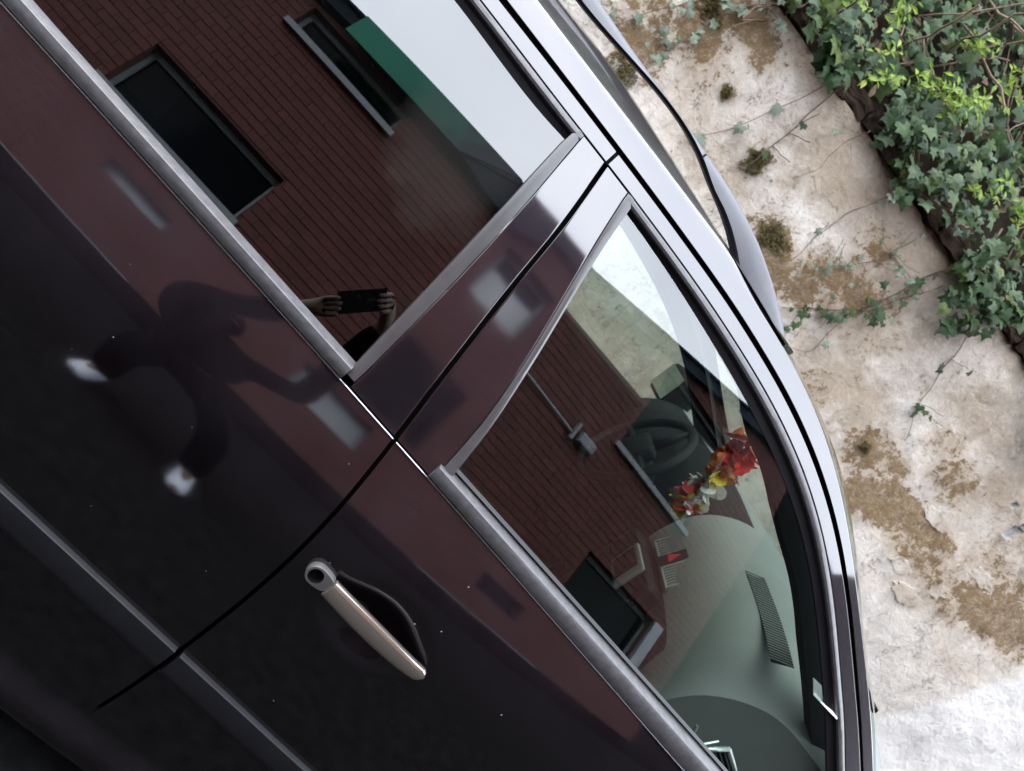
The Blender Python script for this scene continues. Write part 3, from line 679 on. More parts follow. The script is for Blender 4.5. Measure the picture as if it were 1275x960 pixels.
# ---- cabin
def dash_x(y): return 1.285-.30*(y-.9)**2
dsec = [(.32, 1.215), (.10, 1.245), (.0, 1.248), (-.03, 1.243), (-.10, 1.212), (-.155, 1.165), (-.185, 1.115), (-.20, 1.06), (-.205, .99), (-.19, .90), (-.15, .80), (-.12, .62)]
ds = cr_spline(dsec, 40); V = []; ny = 40
for j in range(ny):
    y = .13+1.54*j/(ny-1)
    for k in range(40):
        x = dash_x(y)+ds[k][0]; z = ds[k][1]
        if 1.0 < y < 1.55 and ds[k][0] < 0: z += .035*sm((1-abs(y-1.27)/.27))*sm((1-abs(ds[k][0]+.10)/.12)); 
        if y < .55: z -= .17*((.55-y)/.33)**2
        y = max(y, float(surf(x, z))+.014)
        V.append(Vector((x, y, z)))
dF = lattice(V, ny, 40)
for j in (0, ny-1):
    V.append(sum((V[j*40+k] for k in range(40)), Vector())/40+Vector((.05, 0, 0))); dF += [(len(V)-1, j*40+k, j*40+(k+1) % 40) for k in range(40)]
dashb = me('dashboard', V, dF, [M['dash'], M['dashface'], M['interior']], car)
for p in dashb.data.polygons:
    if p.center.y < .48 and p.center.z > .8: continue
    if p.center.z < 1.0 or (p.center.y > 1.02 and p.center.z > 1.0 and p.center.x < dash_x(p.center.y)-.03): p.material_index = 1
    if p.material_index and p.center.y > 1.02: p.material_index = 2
def dpt(y, u, lift=.002):
    k = u*39; i = int(min(38, k)); f = k-i; q = ds[i]*(1-f)+ds[i+1]*f
    tq = ds[i+1]-ds[i]; nn = Vector((tq[1], 0, -tq[0])).normalized()
    if nn.x > 0: nn = -nn
    return Vector((dash_x(y)+q[0], y, q[1]))+nn*lift, nn
# defroster grille: narrow slats across a dark slot on top of the dash
uu = .405
V = []; 
g0, g1 = [], []
for k in range(21):
    y = .30+(.73-.30)*k/20; wdt = .016+.0*k
    g0.append(dpt(y, uu-wdt, .0015)[0]); g1.append(dpt(y, uu+wdt+.012, .0015)[0])
V = g0+g1
gr = me('defroster_grille', V, [(k, k+1, 22+k, 21+k) for k in range(20)], M['dark'], dashb)
b = bmesh.new()
for k in range(34):
    y = .302+(.73-.302)*k/33; a, nn = dpt(y, uu-.017, .002); c, _ = dpt(y+.018, uu+.028, .002)
    tube(b, [a, c], .0021, 4)
bmo('grille_slat', b, M['dash'], gr)['kind'] = 'stuff'
# centre vent with hazard switch
def vent(name, y0, y1, x, z0, z1, nsl, parent, mat_bezel, lean=.35):
    e = None
    mt = Matrix.Translation((x, 0, (z0+z1)/2)) @ Matrix.Rotation(lean, 4, 'Y')
    h = (z1-z0)/2; bb = bmesh.new(); t = .007
    box(bb, -.012, .01, y0, y1, h-t, h, .002, mt); box(bb, -.012, .01, y0, y1, -h, -h+t, .002, mt)
    box(bb, -.012, .01, y0, y0+t, -h+t, h-t, .002, mt); box(bb, -.012, .01, y1-t, y1, -h+t, h-t, .002, mt)
    f = bmo(name, bb, mat_bezel, parent)
    bb = bmesh.new(); box(bb, .006, .012, y0+t, y1-t, -h+t, h-t, 0, mt); bmo('vent_cavity', bb, M['dark'], f)
    for k in range(nsl):
        y = y0+t+(y1-y0-2*t)*(k+.5)/nsl
        bb = bmesh.new(); box(bb, -.008, .005, y-.0022, y+.0022, -h+t, h-t, 0, mt); bmo('vent_slat', bb, M['greytrim'], f)
    return f, mt, h
v1, mt, h = vent('centre_vent', .745, .845, 1.088, 1.000, 1.085, 7, dashb, M['greytrim'])
v2, mt2, h2 = vent('centre_vent', .895, .985, 1.090, 1.000, 1.085, 6, dashb, M['greytrim'])
bb = bmesh.new(); box(bb, -.014, .01, .847, .893, -.040, .040, .003, mt); hz = bmo('hazard_switch', bb, M['interior'], dashb)
bb = bmesh.new(); vs = [bb.verts.new(mt @ Vector((-.0155, .870+yy, zz))) for yy, zz in ((-.018, -.014), (.018, -.014), (0, .020))]; bb.faces.new(vs)
r_ = bmesh.ops.extrude_face_region(bb, geom=bb.faces[:]); bmesh.ops.translate(bb, verts=[v for v in r_['geom'] if isinstance(v, bmesh.types.BMVert)], vec=(.003, 0, 0)); bmo('hazard_triangle', bb, M['red'], hz)
bez = [(1.009, 1.025), (1.062, 1.060), (1.181, 1.009), (1.131, 0.968)]
bb = bmesh.new(); cq = [SP(x, z, -.018) for x, z in bez]; cc = sum(cq, Vector())/4
for k in range(4): tube(bb, [cq[k], cq[(k+1) % 4]], .0055, 8)
sv = bmo('side_vent', bb, M['silver'], dashb, True)
me('vent_cavity', [SP(x, z, -.021) for x, z in bez], [(0, 1, 2, 3)], M['dark'], sv, False)
for k in range(1, 6):
    bb = bmesh.new(); f = k/6; tube(bb, [cq[0].lerp(cq[1], f), cq[3].lerp(cq[2], f)], .0022, 5); bmo('vent_slat', bb, M['dashface'], sv)
bb = bmesh.new(); tube(bb, [SP(x, z, -.018) for x, z in ((.965, 1.055), (.975, 1.035), (1.0, 1.03), (1.03, 1.058))], .003, 6); bmo('vent_lever', bb, M['silver'], sv)
# centre stack and console
boxo('centre_stack', (1.02, 1.16, .72, 1.05, .60, .985), M['interior'], car, .02)
st = boxo('display_surround', (1.010, 1.022, .80, .93, .885, .985), M['greytrim'], car, .006)
boxo('display', (1.005, 1.0095, .83, .915, .90, .972), M['dark'], st)
boxo('centre_console', (.30, 1.02, .78, 1.00, .27, .62), M['interior'], car, .03)
# seats
def seat(x, y, z0):
    bb = bmesh.new(); mt = Matrix.Translation((x, y, z0)) @ Matrix.Rotation(rad(-17), 4, 'Y')
    box(bb, -.07, .07, -.24, .24, 0, .58, .05, mt)
    s_ = bmo('seat', bb, M['seat'], car, True)
    bb = bmesh.new(); box(bb, -.02, .50, -.24, .24, -.10, .06, .05, Matrix.Translation((x, y, z0))); bmo('cushion', bb, M['seat'], s_, True)
    bb = bmesh.new(); box(bb, -.055, .055, -.135, .135, .64, .82, .05, mt); hr = bmo('headrest', bb, M['seat'], s_, True)
    bb = bmesh.new()
    bb.free()
    for q in (-.06, .06):
        bb = bmesh.new(); tube(bb, [mt @ Vector((0, q, .56)), mt @ Vector((0, q, .66))], .006, 8); bmo('headrest_post', bb, M['chrome'], hr)
seat(.40, .47, .36); seat(.30, 1.30, .36)
bb = bmesh.new(); box(bb, -.95, -.80, .2, 1.6, .42, 1.12, .06); bmo('rear_bench', bb, M['seat'], car, True)
# steering wheel (left-hand drive)
wc = Vector((.93, 1.29, 1.085)); wm = Matrix.Translation(wc) @ Matrix.Rotation(rad(-66), 4, 'Y')
bb = bmesh.new(); tube(bb, [wm @ Vector((.185*math.cos(a), .185*math.sin(a), 0)) for a in np.linspace(0, 2*math.pi, 49)], .0155, 10, False)
sw = bmo('steering_wheel', bb, M['interior'], car, True)
bb = bmesh.new(); box(bb, -.06, .06, -.07, .07, -.03, .02, .02, wm); bmo('airbag_cover', bb, M['interior'], sw, True)
for a in (0, math.pi, math.pi*1.5):
    bb = bmesh.new(); tube(bb, [wm @ Vector((.05*math.cos(a+1.57), .05*math.sin(a+1.57), -.01)), wm @ Vector((.18*math.cos(a+1.57), .18*math.sin(a+1.57), 0))], [.018, .012], 8); bmo('wheel_spoke', bb, M['interior'], sw, True)
bb = bmesh.new(); tube(bb, [wm @ Vector((0, 0, -.03)), wm @ Vector((0, 0, -.28))], .045, 12); bmo('steering_column', bb, M['interior'], sw)
# rear-view mirror hanging from the windscreen
mm_ = Matrix.Translation((.89, .90, 1.455)) @ Matrix.Rotation(rad(-12), 4, 'Z')
bb = bmesh.new(); box(bb, -.015, .02, -.115, .115, -.036, .036, .014, mm_); rv = bmo('rear_view_mirror', bb, M['interior'], car, True)
bb = bmesh.new(); box(bb, -.0175, -.0152, -.105, .105, -.028, .028, 0, mm_); bmo('mirror_glass', bb, M['chrome'], rv)
bb = bmesh.new(); tube(bb, [mm_ @ Vector((.02, 0, 0)), mm_ @ Vector((.06, 0, .03)), mm_ @ Vector((.09, 0, .075))], .01, 8); bmo('mirror_stem', bb, M['interior'], rv)
# left door mirror beyond the far window
mm2 = Matrix.Translation((1.085, 1.90, 1.245)) @ Matrix.Rotation(rad(8), 4, 'Z')
bb = bmesh.new(); box(bb, -.05, .06, -.105, .105, -.078, .078, .032, mm2); dm = bmo('door_mirror', bb, M['interior'], car, True)
bb = bmesh.new(); box(bb, -.054, -.0515, -.084, .084, -.057, .057, 0, mm2); bmo('mirror_glass', bb, M['tint_mirror'], dm)
bb = bmesh.new(); box(bb, .0, .06, -.22, -.09, -.085, -.045, .012, mm2); bmo('mirror_arm', bb, M['interior'], dm)
# wiper on the windscreen base
bb = bmesh.new(); tube(bb, [(1.42, .45, 1.262), (1.47, .75, 1.275), (1.50, 1.05, 1.285)], .008, 6); bmo('wiper_arm', bb, M['black'], car)

# ------------------------------------------------------------------ things inside the car
lei = tag(empty('flower_lei', (.93, .88, 1.42)), 'bright red, yellow and white flower garland hanging above the dashboard', 'garland')
r = random.Random(11)
def petal_flower(name, c, sz, mat, q):
    bb = bmesh.new(); n = 6; rot = Quaternion(Vector((r.uniform(-1, 1), r.uniform(-1, 1), r.uniform(-1, 1))).normalized(), r.uniform(0, 3.1)).to_matrix()
    for k in range(n):
        a = 2*math.pi*k/n+q; l = sz*r.uniform(.85, 1.15); up = r.uniform(-.1, .45)
        d = Vector((math.cos(a), math.sin(a), 0)); t = Vector((-d.y, d.x, 0)); w = sz*.50
        v = [bb.verts.new(c+rot @ p) for p in (Vector((0, 0, 0)), d*l*.35+t*w*.6+Vector((0, 0, up*l*.2)), d*l*.75+t*w+Vector((0, 0, up*l*.55)), d*l+t*w*.35+Vector((0, 0, up*l*.7)), d*l-t*w*.4+Vector((0, 0, up*l*.8)), d*l*.75-t*w+Vector((0, 0, up*l*.5)), d*l*.35-t*w*.6+Vector((0, 0, up*l*.2)))]
        bb.faces.new(v)
    o = bmo(name, bb, mat, None); o.parent = lei; o.location = -lei.location
    return o
cols = ['red', 'red', 'orange', 'dkred', 'yellow', 'dkred', 'orange', 'red', 'yellow', 'white', 'white', 'white', 'yellow', 'orange', 'red', 'red', 'yellow']
strand = cr_spline([(.93, .88, 1.40), (.945, .86, 1.345), (.94, .87, 1.29), (.955, .86, 1.235), (.965, .88, 1.185), (.975, .90, 1.14)], 40)
for i in range(95):
    k = i/94
    if k < .3: pool = ['red', 'red', 'orange', 'dkred']
    elif k < .55: pool = ['red', 'orange', 'yellow', 'yellow', 'orange']
    elif k < .75: pool = ['yellow', 'white', 'white', 'white', 'orange']
    else: pool = ['white', 'red', 'yellow', 'red', 'white']
    c = Vector(strand[int(k*39)])+Vector((r.uniform(-.025, .025), r.uniform(-.040, .040), r.uniform(-.010, .010)))
    petal_flower('flower', c, r.uniform(.018, .027), PET[r.choice(pool)], r.random())
bb = bmesh.new(); tube(bb, [Vector(p)-lei.location for p in strand], .003, 5); bmo('lei_cord', bb, PET['dkred'], lei)
pp = me('paper_slip', [(-.035, -.02, 0), (.035, -.025, .004), (.04, .02, .018), (-.03, .024, .012), (-.035, -.02, .0015), (.035, -.025, .0055), (.04, .02, .0195), (-.03, .024, .0135)],
        [(0, 1, 2, 3), (4, 7, 6, 5), (0, 4, 5, 1), (1, 5, 6, 2), (2, 6, 7, 3), (3, 7, 4, 0)], M['paper'], None, False, (1.155, .27, 1.225))
tag(pp, 'small white paper slip lying at the foot of the windscreen', 'paper')
# ------------------------------------------------------------------ ground and bank
g = me('ground', [(-80, -80, 0), (80, -80, 0), (80, 80, 0), (-80, 80, 0)], [(0, 1, 2, 3)], M['asphalt'], smooth=False); tag(g, kind='structure')
from mathutils import noise as mnoise
WY = 2.90
def wall_y(x, z): return WY + .022*mnoise.noise((x*.9, 3.1, z*1.1)) + .012*mnoise.noise((x*3.3, 7.7, z*3.1)) + .006*mnoise.noise((x*9, 1.2, z*9))
def bank_pt(x, s):
    """surface of the planted bank above the wall, s = run up the slope in metres"""
    y = 3.06+s*.52+.10*mnoise.noise((x*.8, s, 2.0)); z = 2.66+s*.86+.10*mnoise.noise((x*1.1, s*1.2, 9.0))
    return Vector((x, y, z))
V = []; nx, ns = 70, 30
for i in range(nx):
    for j in range(ns): V.append(bank_pt(-6+16*i/(nx-1), 4.5*j/(ns-1)))
k0 = len(V)
F = lattice(V, nx, ns)
for i in range(nx): V.append(Vector((-6+16*i/(nx-1), 14, V[i*ns+ns-1].z+.6)))
F += [(i*ns+ns-1, (i+1)*ns+ns-1, k0+i+1, k0+i) for i in range(nx-1)]
tag(me('bank', V, F, M['soil']), kind='structure')

# ------------------------------------------------------------------ retaining wall with painted stain mask
ST = [(.364, 2.443, .16, .12, .9, .5), (.2, 2.227, .22, .14, .7, .5), (-.1, 2.15, .2, .2, .6, .5), (.929, 2.236, .12, .10, .5, .1), (1.235, 1.912, .16, .15, .8, .75), (1.437, 1.964, .14, .12, .8, .7), (1.573, 2.063, .18, .14, .7, .3),
      (1.806, 2.148, .28, .22, .7, .35), (1.837, 1.988, .20, .14, .5, .3), (2.383, 1.738, .16, .13, .9, .7), (2.847, 1.699, .26, .09, 1, 1.0), (2.66, 1.60, .20, .09, 1, 1.0), (2.84, 1.997, .20, .13, .9, .55),
      (2.649, 2.061, .22, .12, .6, .3), (3.164, 1.608, .24, .13, .7, .3), (3.634, 1.688, .24, .12, 1, .85), (3.876, 1.729, .18, .10, 1, .95), (3.042, 2.169, .2, .14, .6, .2), (2.55, 1.50, .12, .09, 1, 1.0), (3.284, 1.838, .18, .10, .5, .25), (3.45, 1.56, .25, .08, .8, .5),
      (2.0, 2.35, .2, .15, .5, .2), (.78, 2.146, .1, .1, .6, .5), (1.115, 2.003, .14, .10, .8, .75), (.437, 2.214, .06, .05, .6, .7), (2.1, 1.55, .3, .15, .6, .3), (.03, 2.03, .16, .12, .8, .8), (.14, 2.27, .14, .10, .8, .85), (.30, 2.46, .2, .10, 1, .75), (.10, 2.45, .2, .12, 1, .8), (1.50, 2.36, .16, .10, .7, .5), (1.62, 2.16, .22, .14, .9, .62), (1.45, 2.10, .14, .10, .9, .7), (2.55, 1.80, .16, .08, .8, .6), (3.05, 1.75, .2, .06, 1, .75), (3.75, 1.82, .25, .10, 1, .7), (2.05, 1.85, .35, .2, .75, .25), (2.6, 2.3, .3, .2, .6, .2), (3.4, 2.1, .3, .2, .6, .3), (1.0, 2.4, .3, .15, .7, .2), (.7, 2.0, .3, .15, .6, .15), (3.1, 1.62, .35, .12, .9, .55), (3.55, 1.9, .3, .12, .8, .45), (1.9, 1.7, .2, .12, .7, .45)]
GP = [(3.22, 2.09, .13, .13)]
BRIGHT = [(4.6, .9, .9, .45), (3.05, 1.35, .22, .13), (2.6, 1.95, .0, .0)]
x0w, x1w, z1w = -3.0, 8.0, 2.60
xs = np.concatenate([np.linspace(x0w, -.6, 50, endpoint=False), np.linspace(-.6, 4.9, 300, endpoint=False), np.linspace(4.9, x1w, 60)])
zs_ = np.concatenate([np.linspace(-.1, .7, 20, endpoint=False), np.linspace(.7, z1w, 130)])
V = []; colr = []
for x in xs:
    for z in zs_:
        y = wall_y(x, z)
        gq = max(math.exp(-(((x-a)/c)**2+((z-b)/d)**2)**2) for a, b, c, d in GP)
        wob = .5+.9*mnoise.noise((x*5, 4.4, z*5))
        gq *= .45+mnoise.noise((x*7, 2.2, z*7))*1.1+.3*wob
        y += .022*(1 if gq > .5 else 0)
        V.append((x, y, z))
        rr_ = gg_ = 0.0
        for a, b, c, d, p, q in ST:
            e = math.exp(-(((x-a)/c)**2+((z-b)/d)**2)*.8); rr_ = max(rr_, e*p); gg_ = max(gg_, e*q)
        if z > 2.42: rr_ = max(rr_, .7*(z-2.42)/.18)
        fr_ = sm((x-3.86-.31*(z-.856))/.13)*.75 if z < 1.75 else 0.0
        fr_ = max(fr_, .42*sm((1.50-z)/.2)*sm((x-3.0)/.2), .40*math.exp(-(((x-3.05)/.14)**2+((z-1.42)/.10)**2)))
        colr.append((rr_, gg_, gq, 1-fr_))
nv = len(zs_); nxw = len(xs)
F = lattice(V, nxw, nv)
b0 = len(V)
for x in xs: V.append((x, WY+.28, z1w)); colr.append((0, 0, 0, 1))
F += [(i*nv+nv-1, (i+1)*nv+nv-1, b0+i+1, b0+i) for i in range(nxw-1)]
wl = me('retaining_wall', V, F, M['wall'])
ca = wl.data.color_attributes.new('stain', 'FLOAT_COLOR', 'POINT'); ca.data.foreach_set('color', np.array(colr, np.float32).ravel())
tag(wl, 'pale lime-washed retaining wall with brown stains behind the car', 'wall')
# flakes of render proud of the face
r = random.Random(5)
def flake(x, z, sx, sz, th):
    bb = bmesh.new(); n = 26; a0 = r.random()*6
    ring = [(math.cos(a0+2*math.pi*k/n)*sx*(.85+.55*mnoise.noise((k*.55, x*7, z*5))), math.sin(a0+2*math.pi*k/n)*sz*(.85+.55*mnoise.noise((k*.55, x*7+.2, z*5)))) for k in range(n)]
    y = wall_y(x, z); lo_ = [bb.verts.new((x+u, y+.006, z+w)) for u, w in ring]; hi = [bb.verts.new((x+u*.93, y-th, z+w*.93)) for u, w in ring]
    bb.faces.new(hi)
    for k in range(n): bb.faces.new((lo_[k], lo_[(k+1) % n], hi[(k+1) % n], hi[k]))
    o = bmo('render_flake', bb, M['wall'], wl); q = o.data.color_attributes.new('stain', 'FLOAT_COLOR', 'POINT'); q.data.foreach_set('color', np.tile(np.array([.35, .1, 0, 1], np.float32), len(o.data.vertices)))
for x, z, sx, sz, th in ((3.27, 1.42, .12, .06, .007), (3.37, 1.57, .07, .05, .006), (3.10, 1.50, .09, .05, .005), (3.45, 1.80, .10, .05, .005), (2.98, 1.80, .11, .05, .005)):
    flake(x, z, sx, sz, th)
# dark ledge stones along the top
r = random.Random(9); x = -2.9; k = 0
while x < 7.8:
    L = r.uniform(.12, .34); bb = bmesh.new()
    box(bb, x, x+L-.012, WY-.03+r.uniform(-.02, .02), WY+.30, 2.598+r.uniform(-.012, .012), 2.69+r.uniform(-.03, .03))
    bmesh.ops.subdivide_edges(bb, edges=bb.edges[:], cuts=6, use_grid_fill=True)
    for v in bb.verts: v.co += Vector((mnoise.noise(v.co*31), mnoise.noise(v.co*33+Vector((3, 0, 0))), mnoise.noise(v.co*29+Vector((0, 4, 0)))))*.014+Vector((mnoise.noise(v.co*9), mnoise.noise(v.co*8+Vector((5, 0, 0))), mnoise.noise(v.co*11+Vector((0, 7, 0)))))*.026
    bmo('ledge_stone', bb, M['stone'], wl); x += L

# ------------------------------------------------------------------ leaves
def ivy_leaf_mesh(name, bend, lob, mat):
    half = [(.0, .02), (.16, -.14), (.42, -.16*lob), (.56*lob, .06), (.40, .22), (.62*lob, .46), (.36, .50), (.20, .62), (0, 1.0)]
    pts = half + [(-x, y) for x, y in half[-2:0:-1]]
    V = [(0, .30, .05)]
    for x, y in pts: V.append((x, y, -bend*(x*x*1.3+(y-.3)**2*.8)+.05*abs(x)))
    n = len(pts); F = [(0, 1+k, 1+(k+1) % n) for k in range(n)]
    m = bpy.data.meshes.new(name); m.from_pydata(V, [], F); m.update(); m.materials.append(mat)
    return m
def lance_mesh(name, mat, w=.22):
    V = [(0, 0, 0), (w*.7, .3, .06), (w, .55, .04), (w*.5, .85, -.06), (0, 1.05, -.16), (-w*.5, .85, -.06), (-w, .55, .04), (-w*.7, .3, .06), (0, .5, -.03)]
    m = bpy.data.meshes.new(name); m.from_pydata(V, [], [(8, k, (k+1) % 8) for k in range(8)]); m.update(); m.materials.append(mat)
    return m
IVY = [ivy_leaf_mesh('ivy_leaf', b, l, M['ivy']) for b, l in ((.12, 1.0), (.30, .9), (.02, 1.1), (.45, .8))]
IVYG = [ivy_leaf_mesh('grey_ivy_leaf', b, l, M['ivy_old']) for b, l in ((.15, 1.0), (.35, .85))]
LIME = [lance_mesh('fresh_leaf', M['lime'], w) for w in (.15, .21)]
DEAD = [lance_mesh('dead_leaf', M['dead'], .28)]
def orient(p, normal, down, size, roll):
    n = normal.normalized(); d = (down-n*down.dot(n))
    d = d.normalized() if d.length > 1e-4 else n.orthogonal().normalized()
    d = Quaternion(n, roll) @ d; x = d.cross(n)
    return Matrix(((x.x*size, d.x*size, n.x*size, p.x), (x.y*size, d.y*size, n.y*size, p.y), (x.z*size, d.z*size, n.z*size, p.z), (0, 0, 0, 1)))
def leafobj(mesh, mt, parent, name='leaf'):
    o = bpy.data.objects.new(name, mesh); COL.objects.link(o); o.parent = parent
    o.matrix_basis = Matrix.Translation(-parent.location) @ mt
    return o
def stuff_leaves(items, mat, parent, name='leaves'):
    V = []; F = []
    for mesh, mt in items:
        b = len(V); V += [mt @ v.co - parent.location for v in mesh.vertices]
        F += [tuple(b+i for i in p.vertices) for p in mesh.polygons]
    o = me(name, V, F, mat, parent, smooth=False); o['kind'] = 'stuff'; return o
r = random.Random(21)
ivy = tag(empty('ivy', (1.4, 3.0, 2.7)), 'thick dark green ivy covering the bank above the wall', 'ivy')
EXPOSED = [(.74, 1.12), (1.36, 1.72), (2.20, 2.75), (-.3, .1)]
def exposed(x): return any(a < x < b for a, b in EXPOSED)
near = []; far = []
DOWN = Vector((0, -.35, -1))
clump = lambda x, z: mnoise.noise((x*2.2, 3.3, z*2.2))
def addleaf(x, p, lst, sz=None):
    nrm = Vector((r.uniform(-.8, .8), -1, r.uniform(-.5, 1.3)))
    sz = sz or r.choice([.026, .034, .040, .046, .052, .060, .072, .080])
    lst.append((r.choice(IVY), orient(p, nrm, DOWN, sz*1.05, r.uniform(-1.0, 1.0))))
for _ in range(2700):
    x = r.uniform(.0, 3.1); s = (r.random()**1.25)*1.75
    if clump(x, s)+.6*mnoise.noise((x*7, s*7, 4.0)) < -.16 and r.random() < .88: continue
    lift = r.uniform(.0, .24)+.08*clump(x*2, s*2)
    p = bank_pt(x, s)+Vector((0, -.85, .5))*lift
    if exposed(x) and p.z < 2.80+.05*mnoise.noise((x*6, 0, 0)): continue
    (near if s < 1.0 and .3 < x < 2.6 and len(near) < 262 and r.random() < .30 else far).append(None)
    lst = near if (near and near[-1] is None) else far
    lst.pop(); addleaf(x, p, lst)
for _ in range(1500):
    x = r.choice([r.uniform(-4, .0), r.uniform(3.1, 7)]); s = r.random()*2.2
    addleaf(x, bank_pt(x, s)+Vector((0, -.85, .5))*r.uniform(.02, .2), far, r.uniform(.06, .09))
for _ in range(900):
    s = r.uniform(1.7, 4.4); addleaf(r.uniform(-4, 4), bank_pt(r.uniform(-4, 4), s)+Vector((0, -.85, .5))*r.uniform(.02, .2), far, r.uniform(.08, .13))
# swags hanging over the ledge
for xa, xb, dep, n in ((.18, .62, .10, 60), (1.12, 1.40, .19, 80), (.52, .76, .16, 60), (.95, 1.12, .10, 26), (1.5, 1.66, .08, 18), (1.36, 1.46, .10, 18), (1.74, 2.22, .34, 150), (2.6, 3.3, .35, 120), (-1.6, -.4, .4, 120)):
    for _ in range(n):
        t = r.random(); x = xa+(xb-xa)*t; hang = dep*(1-abs(2*t-1)**1.6)*r.random()**.8
        p = Vector((x, WY-.06-r.uniform(0, .10), 2.80-hang-r.uniform(0, .12)))
        addleaf(x, p, near if len(near) < 298 and r.random() < .3 else far)
for mesh, mt in near: leafobj(mesh, mt, ivy)
stuff_leaves(far, M['ivy'], ivy)
bb = bmesh.new()
for _ in range(120):
    x = r.uniform(.0, 2.9); s = r.uniform(.05, 1.4); a = bank_pt(x, s)+Vector((0, -.10, .06)); q = [a]
    d = Vector((r.uniform(-.8, .8), -.2, r.uniform(-1, .3))).normalized()
    for _k in range(5):
        a = a+d*.09+Vector((r.uniform(-.03, .03), r.uniform(-.03, .02), r.uniform(-.03, .03))); q.append(a)
    if exposed(a.x) and a.z < 2.8: continue
    tube(bb, [p-ivy.location for p in q], r.choice([.003, .0045, .006]), 5)
bmo('stem', bb, M['stem'], ivy)['kind'] = 'stuff'
dd = []
for _ in range(220):
    x = r.uniform(.0, 2.9); s = r.uniform(0, 1.2); p = bank_pt(x, s)+Vector((0, -.07, .05))
    dd.append((DEAD[0], orient(p, Vector((r.uniform(-1, 1), -1, r.uniform(-.3, 1))), DOWN, r.uniform(.04, .08), r.uniform(-3, 3))))
stuff_leaves(dd, M['dead'], ivy, 'dead_leaves')

# trailing shoots on the wall face
def on_wall(x, z, lift): return Vector((x, wall_y(x, z)-lift if z < 2.58 else WY-.06-lift, z))
def vine(pts, label, leafn, grp, rad_=.0035, grey=False, sz=(.035, .055), side=2, seed=0, twigs=0, leafpos=None):
    r = random.Random(100+seed); P_ = cr_spline(pts, 26)
    base = on_wall(*P_[-1], .02)
    o = tag(empty('ivy_vine', base), label, 'vine', grp)
    W3 = [on_wall(x, z, .012+.012*math.sin(i*.9)) for i, (x, z) in enumerate(P_)]
    bb = bmesh.new(); tube(bb, [p-base for p in W3], [rad_*(.5+.5*i/25) for i in range(26)], 6); bmo('stem', bb, M['stem'], o, True)
    pos = leafpos or [r.random() for _ in range(leafn)]
    tips = []
    if twigs:
        for k in range(twigs):
            i = r.randrange(3, 23); a = W3[i]; q = [a]; d = Vector((r.uniform(-1, 1), -.2, r.uniform(-1, .6))).normalized()
            for _k in range(4): a = a+d*r.uniform(.02, .045)+Vector((r.uniform(-.01, .01), 0, r.uniform(-.01, .01))); q.append(Vector((a.x, min(a.y, on_wall(a.x, min(a.z, 2.57), .005).y), a.z)))
            bb = bmesh.new(); tube(bb, [p-base for p in q], rad_*.5, 5); bmo('twig', bb, M['stem'], o); tips += q[1:]
    for f in pos:
        i = int(f*25); p = W3[i] if not (tips and r.random() < .65) else r.choice(tips)
        p = p+Vector((r.uniform(-.012, .012), -.012-r.random()*.02, r.uniform(-.012, .012)))
        s = r.uniform(*sz); nrm = Vector((r.uniform(-.7, .7), -1, r.uniform(-.1, .8)))
        leafobj(r.choice(IVYG if grey else IVY), orient(p, nrm, Vector((r.uniform(-.6, .6), 0, -1)), s, r.uniform(-.8, .8)), o)
    return o
VG = 'ivy shoots trailing down the pale wall'
vine([(.502, 1.989), (.58, 2.135), (.63, 2.304), (.689, 2.507), (.719, 2.711)], 'thin ivy shoot with three starry grey leaves nearest the roof rail', 3, VG, .003, True, (.05, .07), seed=1, leafpos=[.02, .30, .52, .9])
vine([(.769, 2.094), (.765, 2.20), (.767, 2.3), (.758, 2.43), (.751, 2.553), (.733, 2.80)], 'bare reddish stem crossing the wall down to a moss tuft', 2, VG, .0045, False, seed=2, twigs=3)
vine([(.0, 2.03), (.06, 2.10), (.149, 2.22), (.152, 2.351), (.194, 2.474), (.30, 2.62)], 'leafy shoot above the straight part of the roof rail', 30, VG, .0035, True, (.028, .05), seed=3, twigs=9)
vine([(1.271, 2.005), (1.254, 2.179), (1.262, 2.355), (1.317, 2.52), (1.34, 2.66)], 'thin arching bare stem dropping to the brown moss stain', 3, VG, .003, True, seed=4, twigs=3)
vine([(1.336, 2.032), (1.40, 2.10), (1.449, 2.167), (1.532, 2.297), (1.576, 2.56)], 'twiggy shoot crowded with tiny leaves below the ledge stones', 40, VG, .0025, True, (.016, .032), seed=5, twigs=18)
vine([(1.441, 1.828), (1.52, 1.92), (1.6, 1.999), (1.71, 2.162), (1.756, 2.407), (1.833, 2.672)], 'long leafy shoot running toward the roof rail foot', 46, VG, .004, False, (.026, .05), seed=6, twigs=16)
vine([(1.60, 1.72), (1.736, 1.83), (1.695, 1.937), (1.727, 2.151), (1.783, 2.3), (1.86, 2.50)], 'short tangled shoot with few leaves in the middle of the wall', 10, VG, .003, True, (.025, .045), seed=7, twigs=8)
vine([(2.455, 1.913), (2.294, 2.13), (2.219, 2.313), (2.123, 2.527), (2.071, 2.689)], 'spindly shoot with drooping leaves ending in a dark tip', 14, VG, .003, False, (.03, .05), seed=8, twigs=7)
vine([(-.16, 1.96), (-.118, 2.012), (-.079, 2.119), (.005, 2.281), (.08, 2.62)], 'olive leafed shoot behind the upper end of the roof rail', 14, VG, .003, True, seed=9, twigs=6)
vine([(.95, 2.22), (.99, 2.34), (.97, 2.46), (.99, 2.60)], 'short hair-thin twig hanging just below the dark ledge', 2, VG, .0018, True, (.025, .035), seed=10, twigs=2)

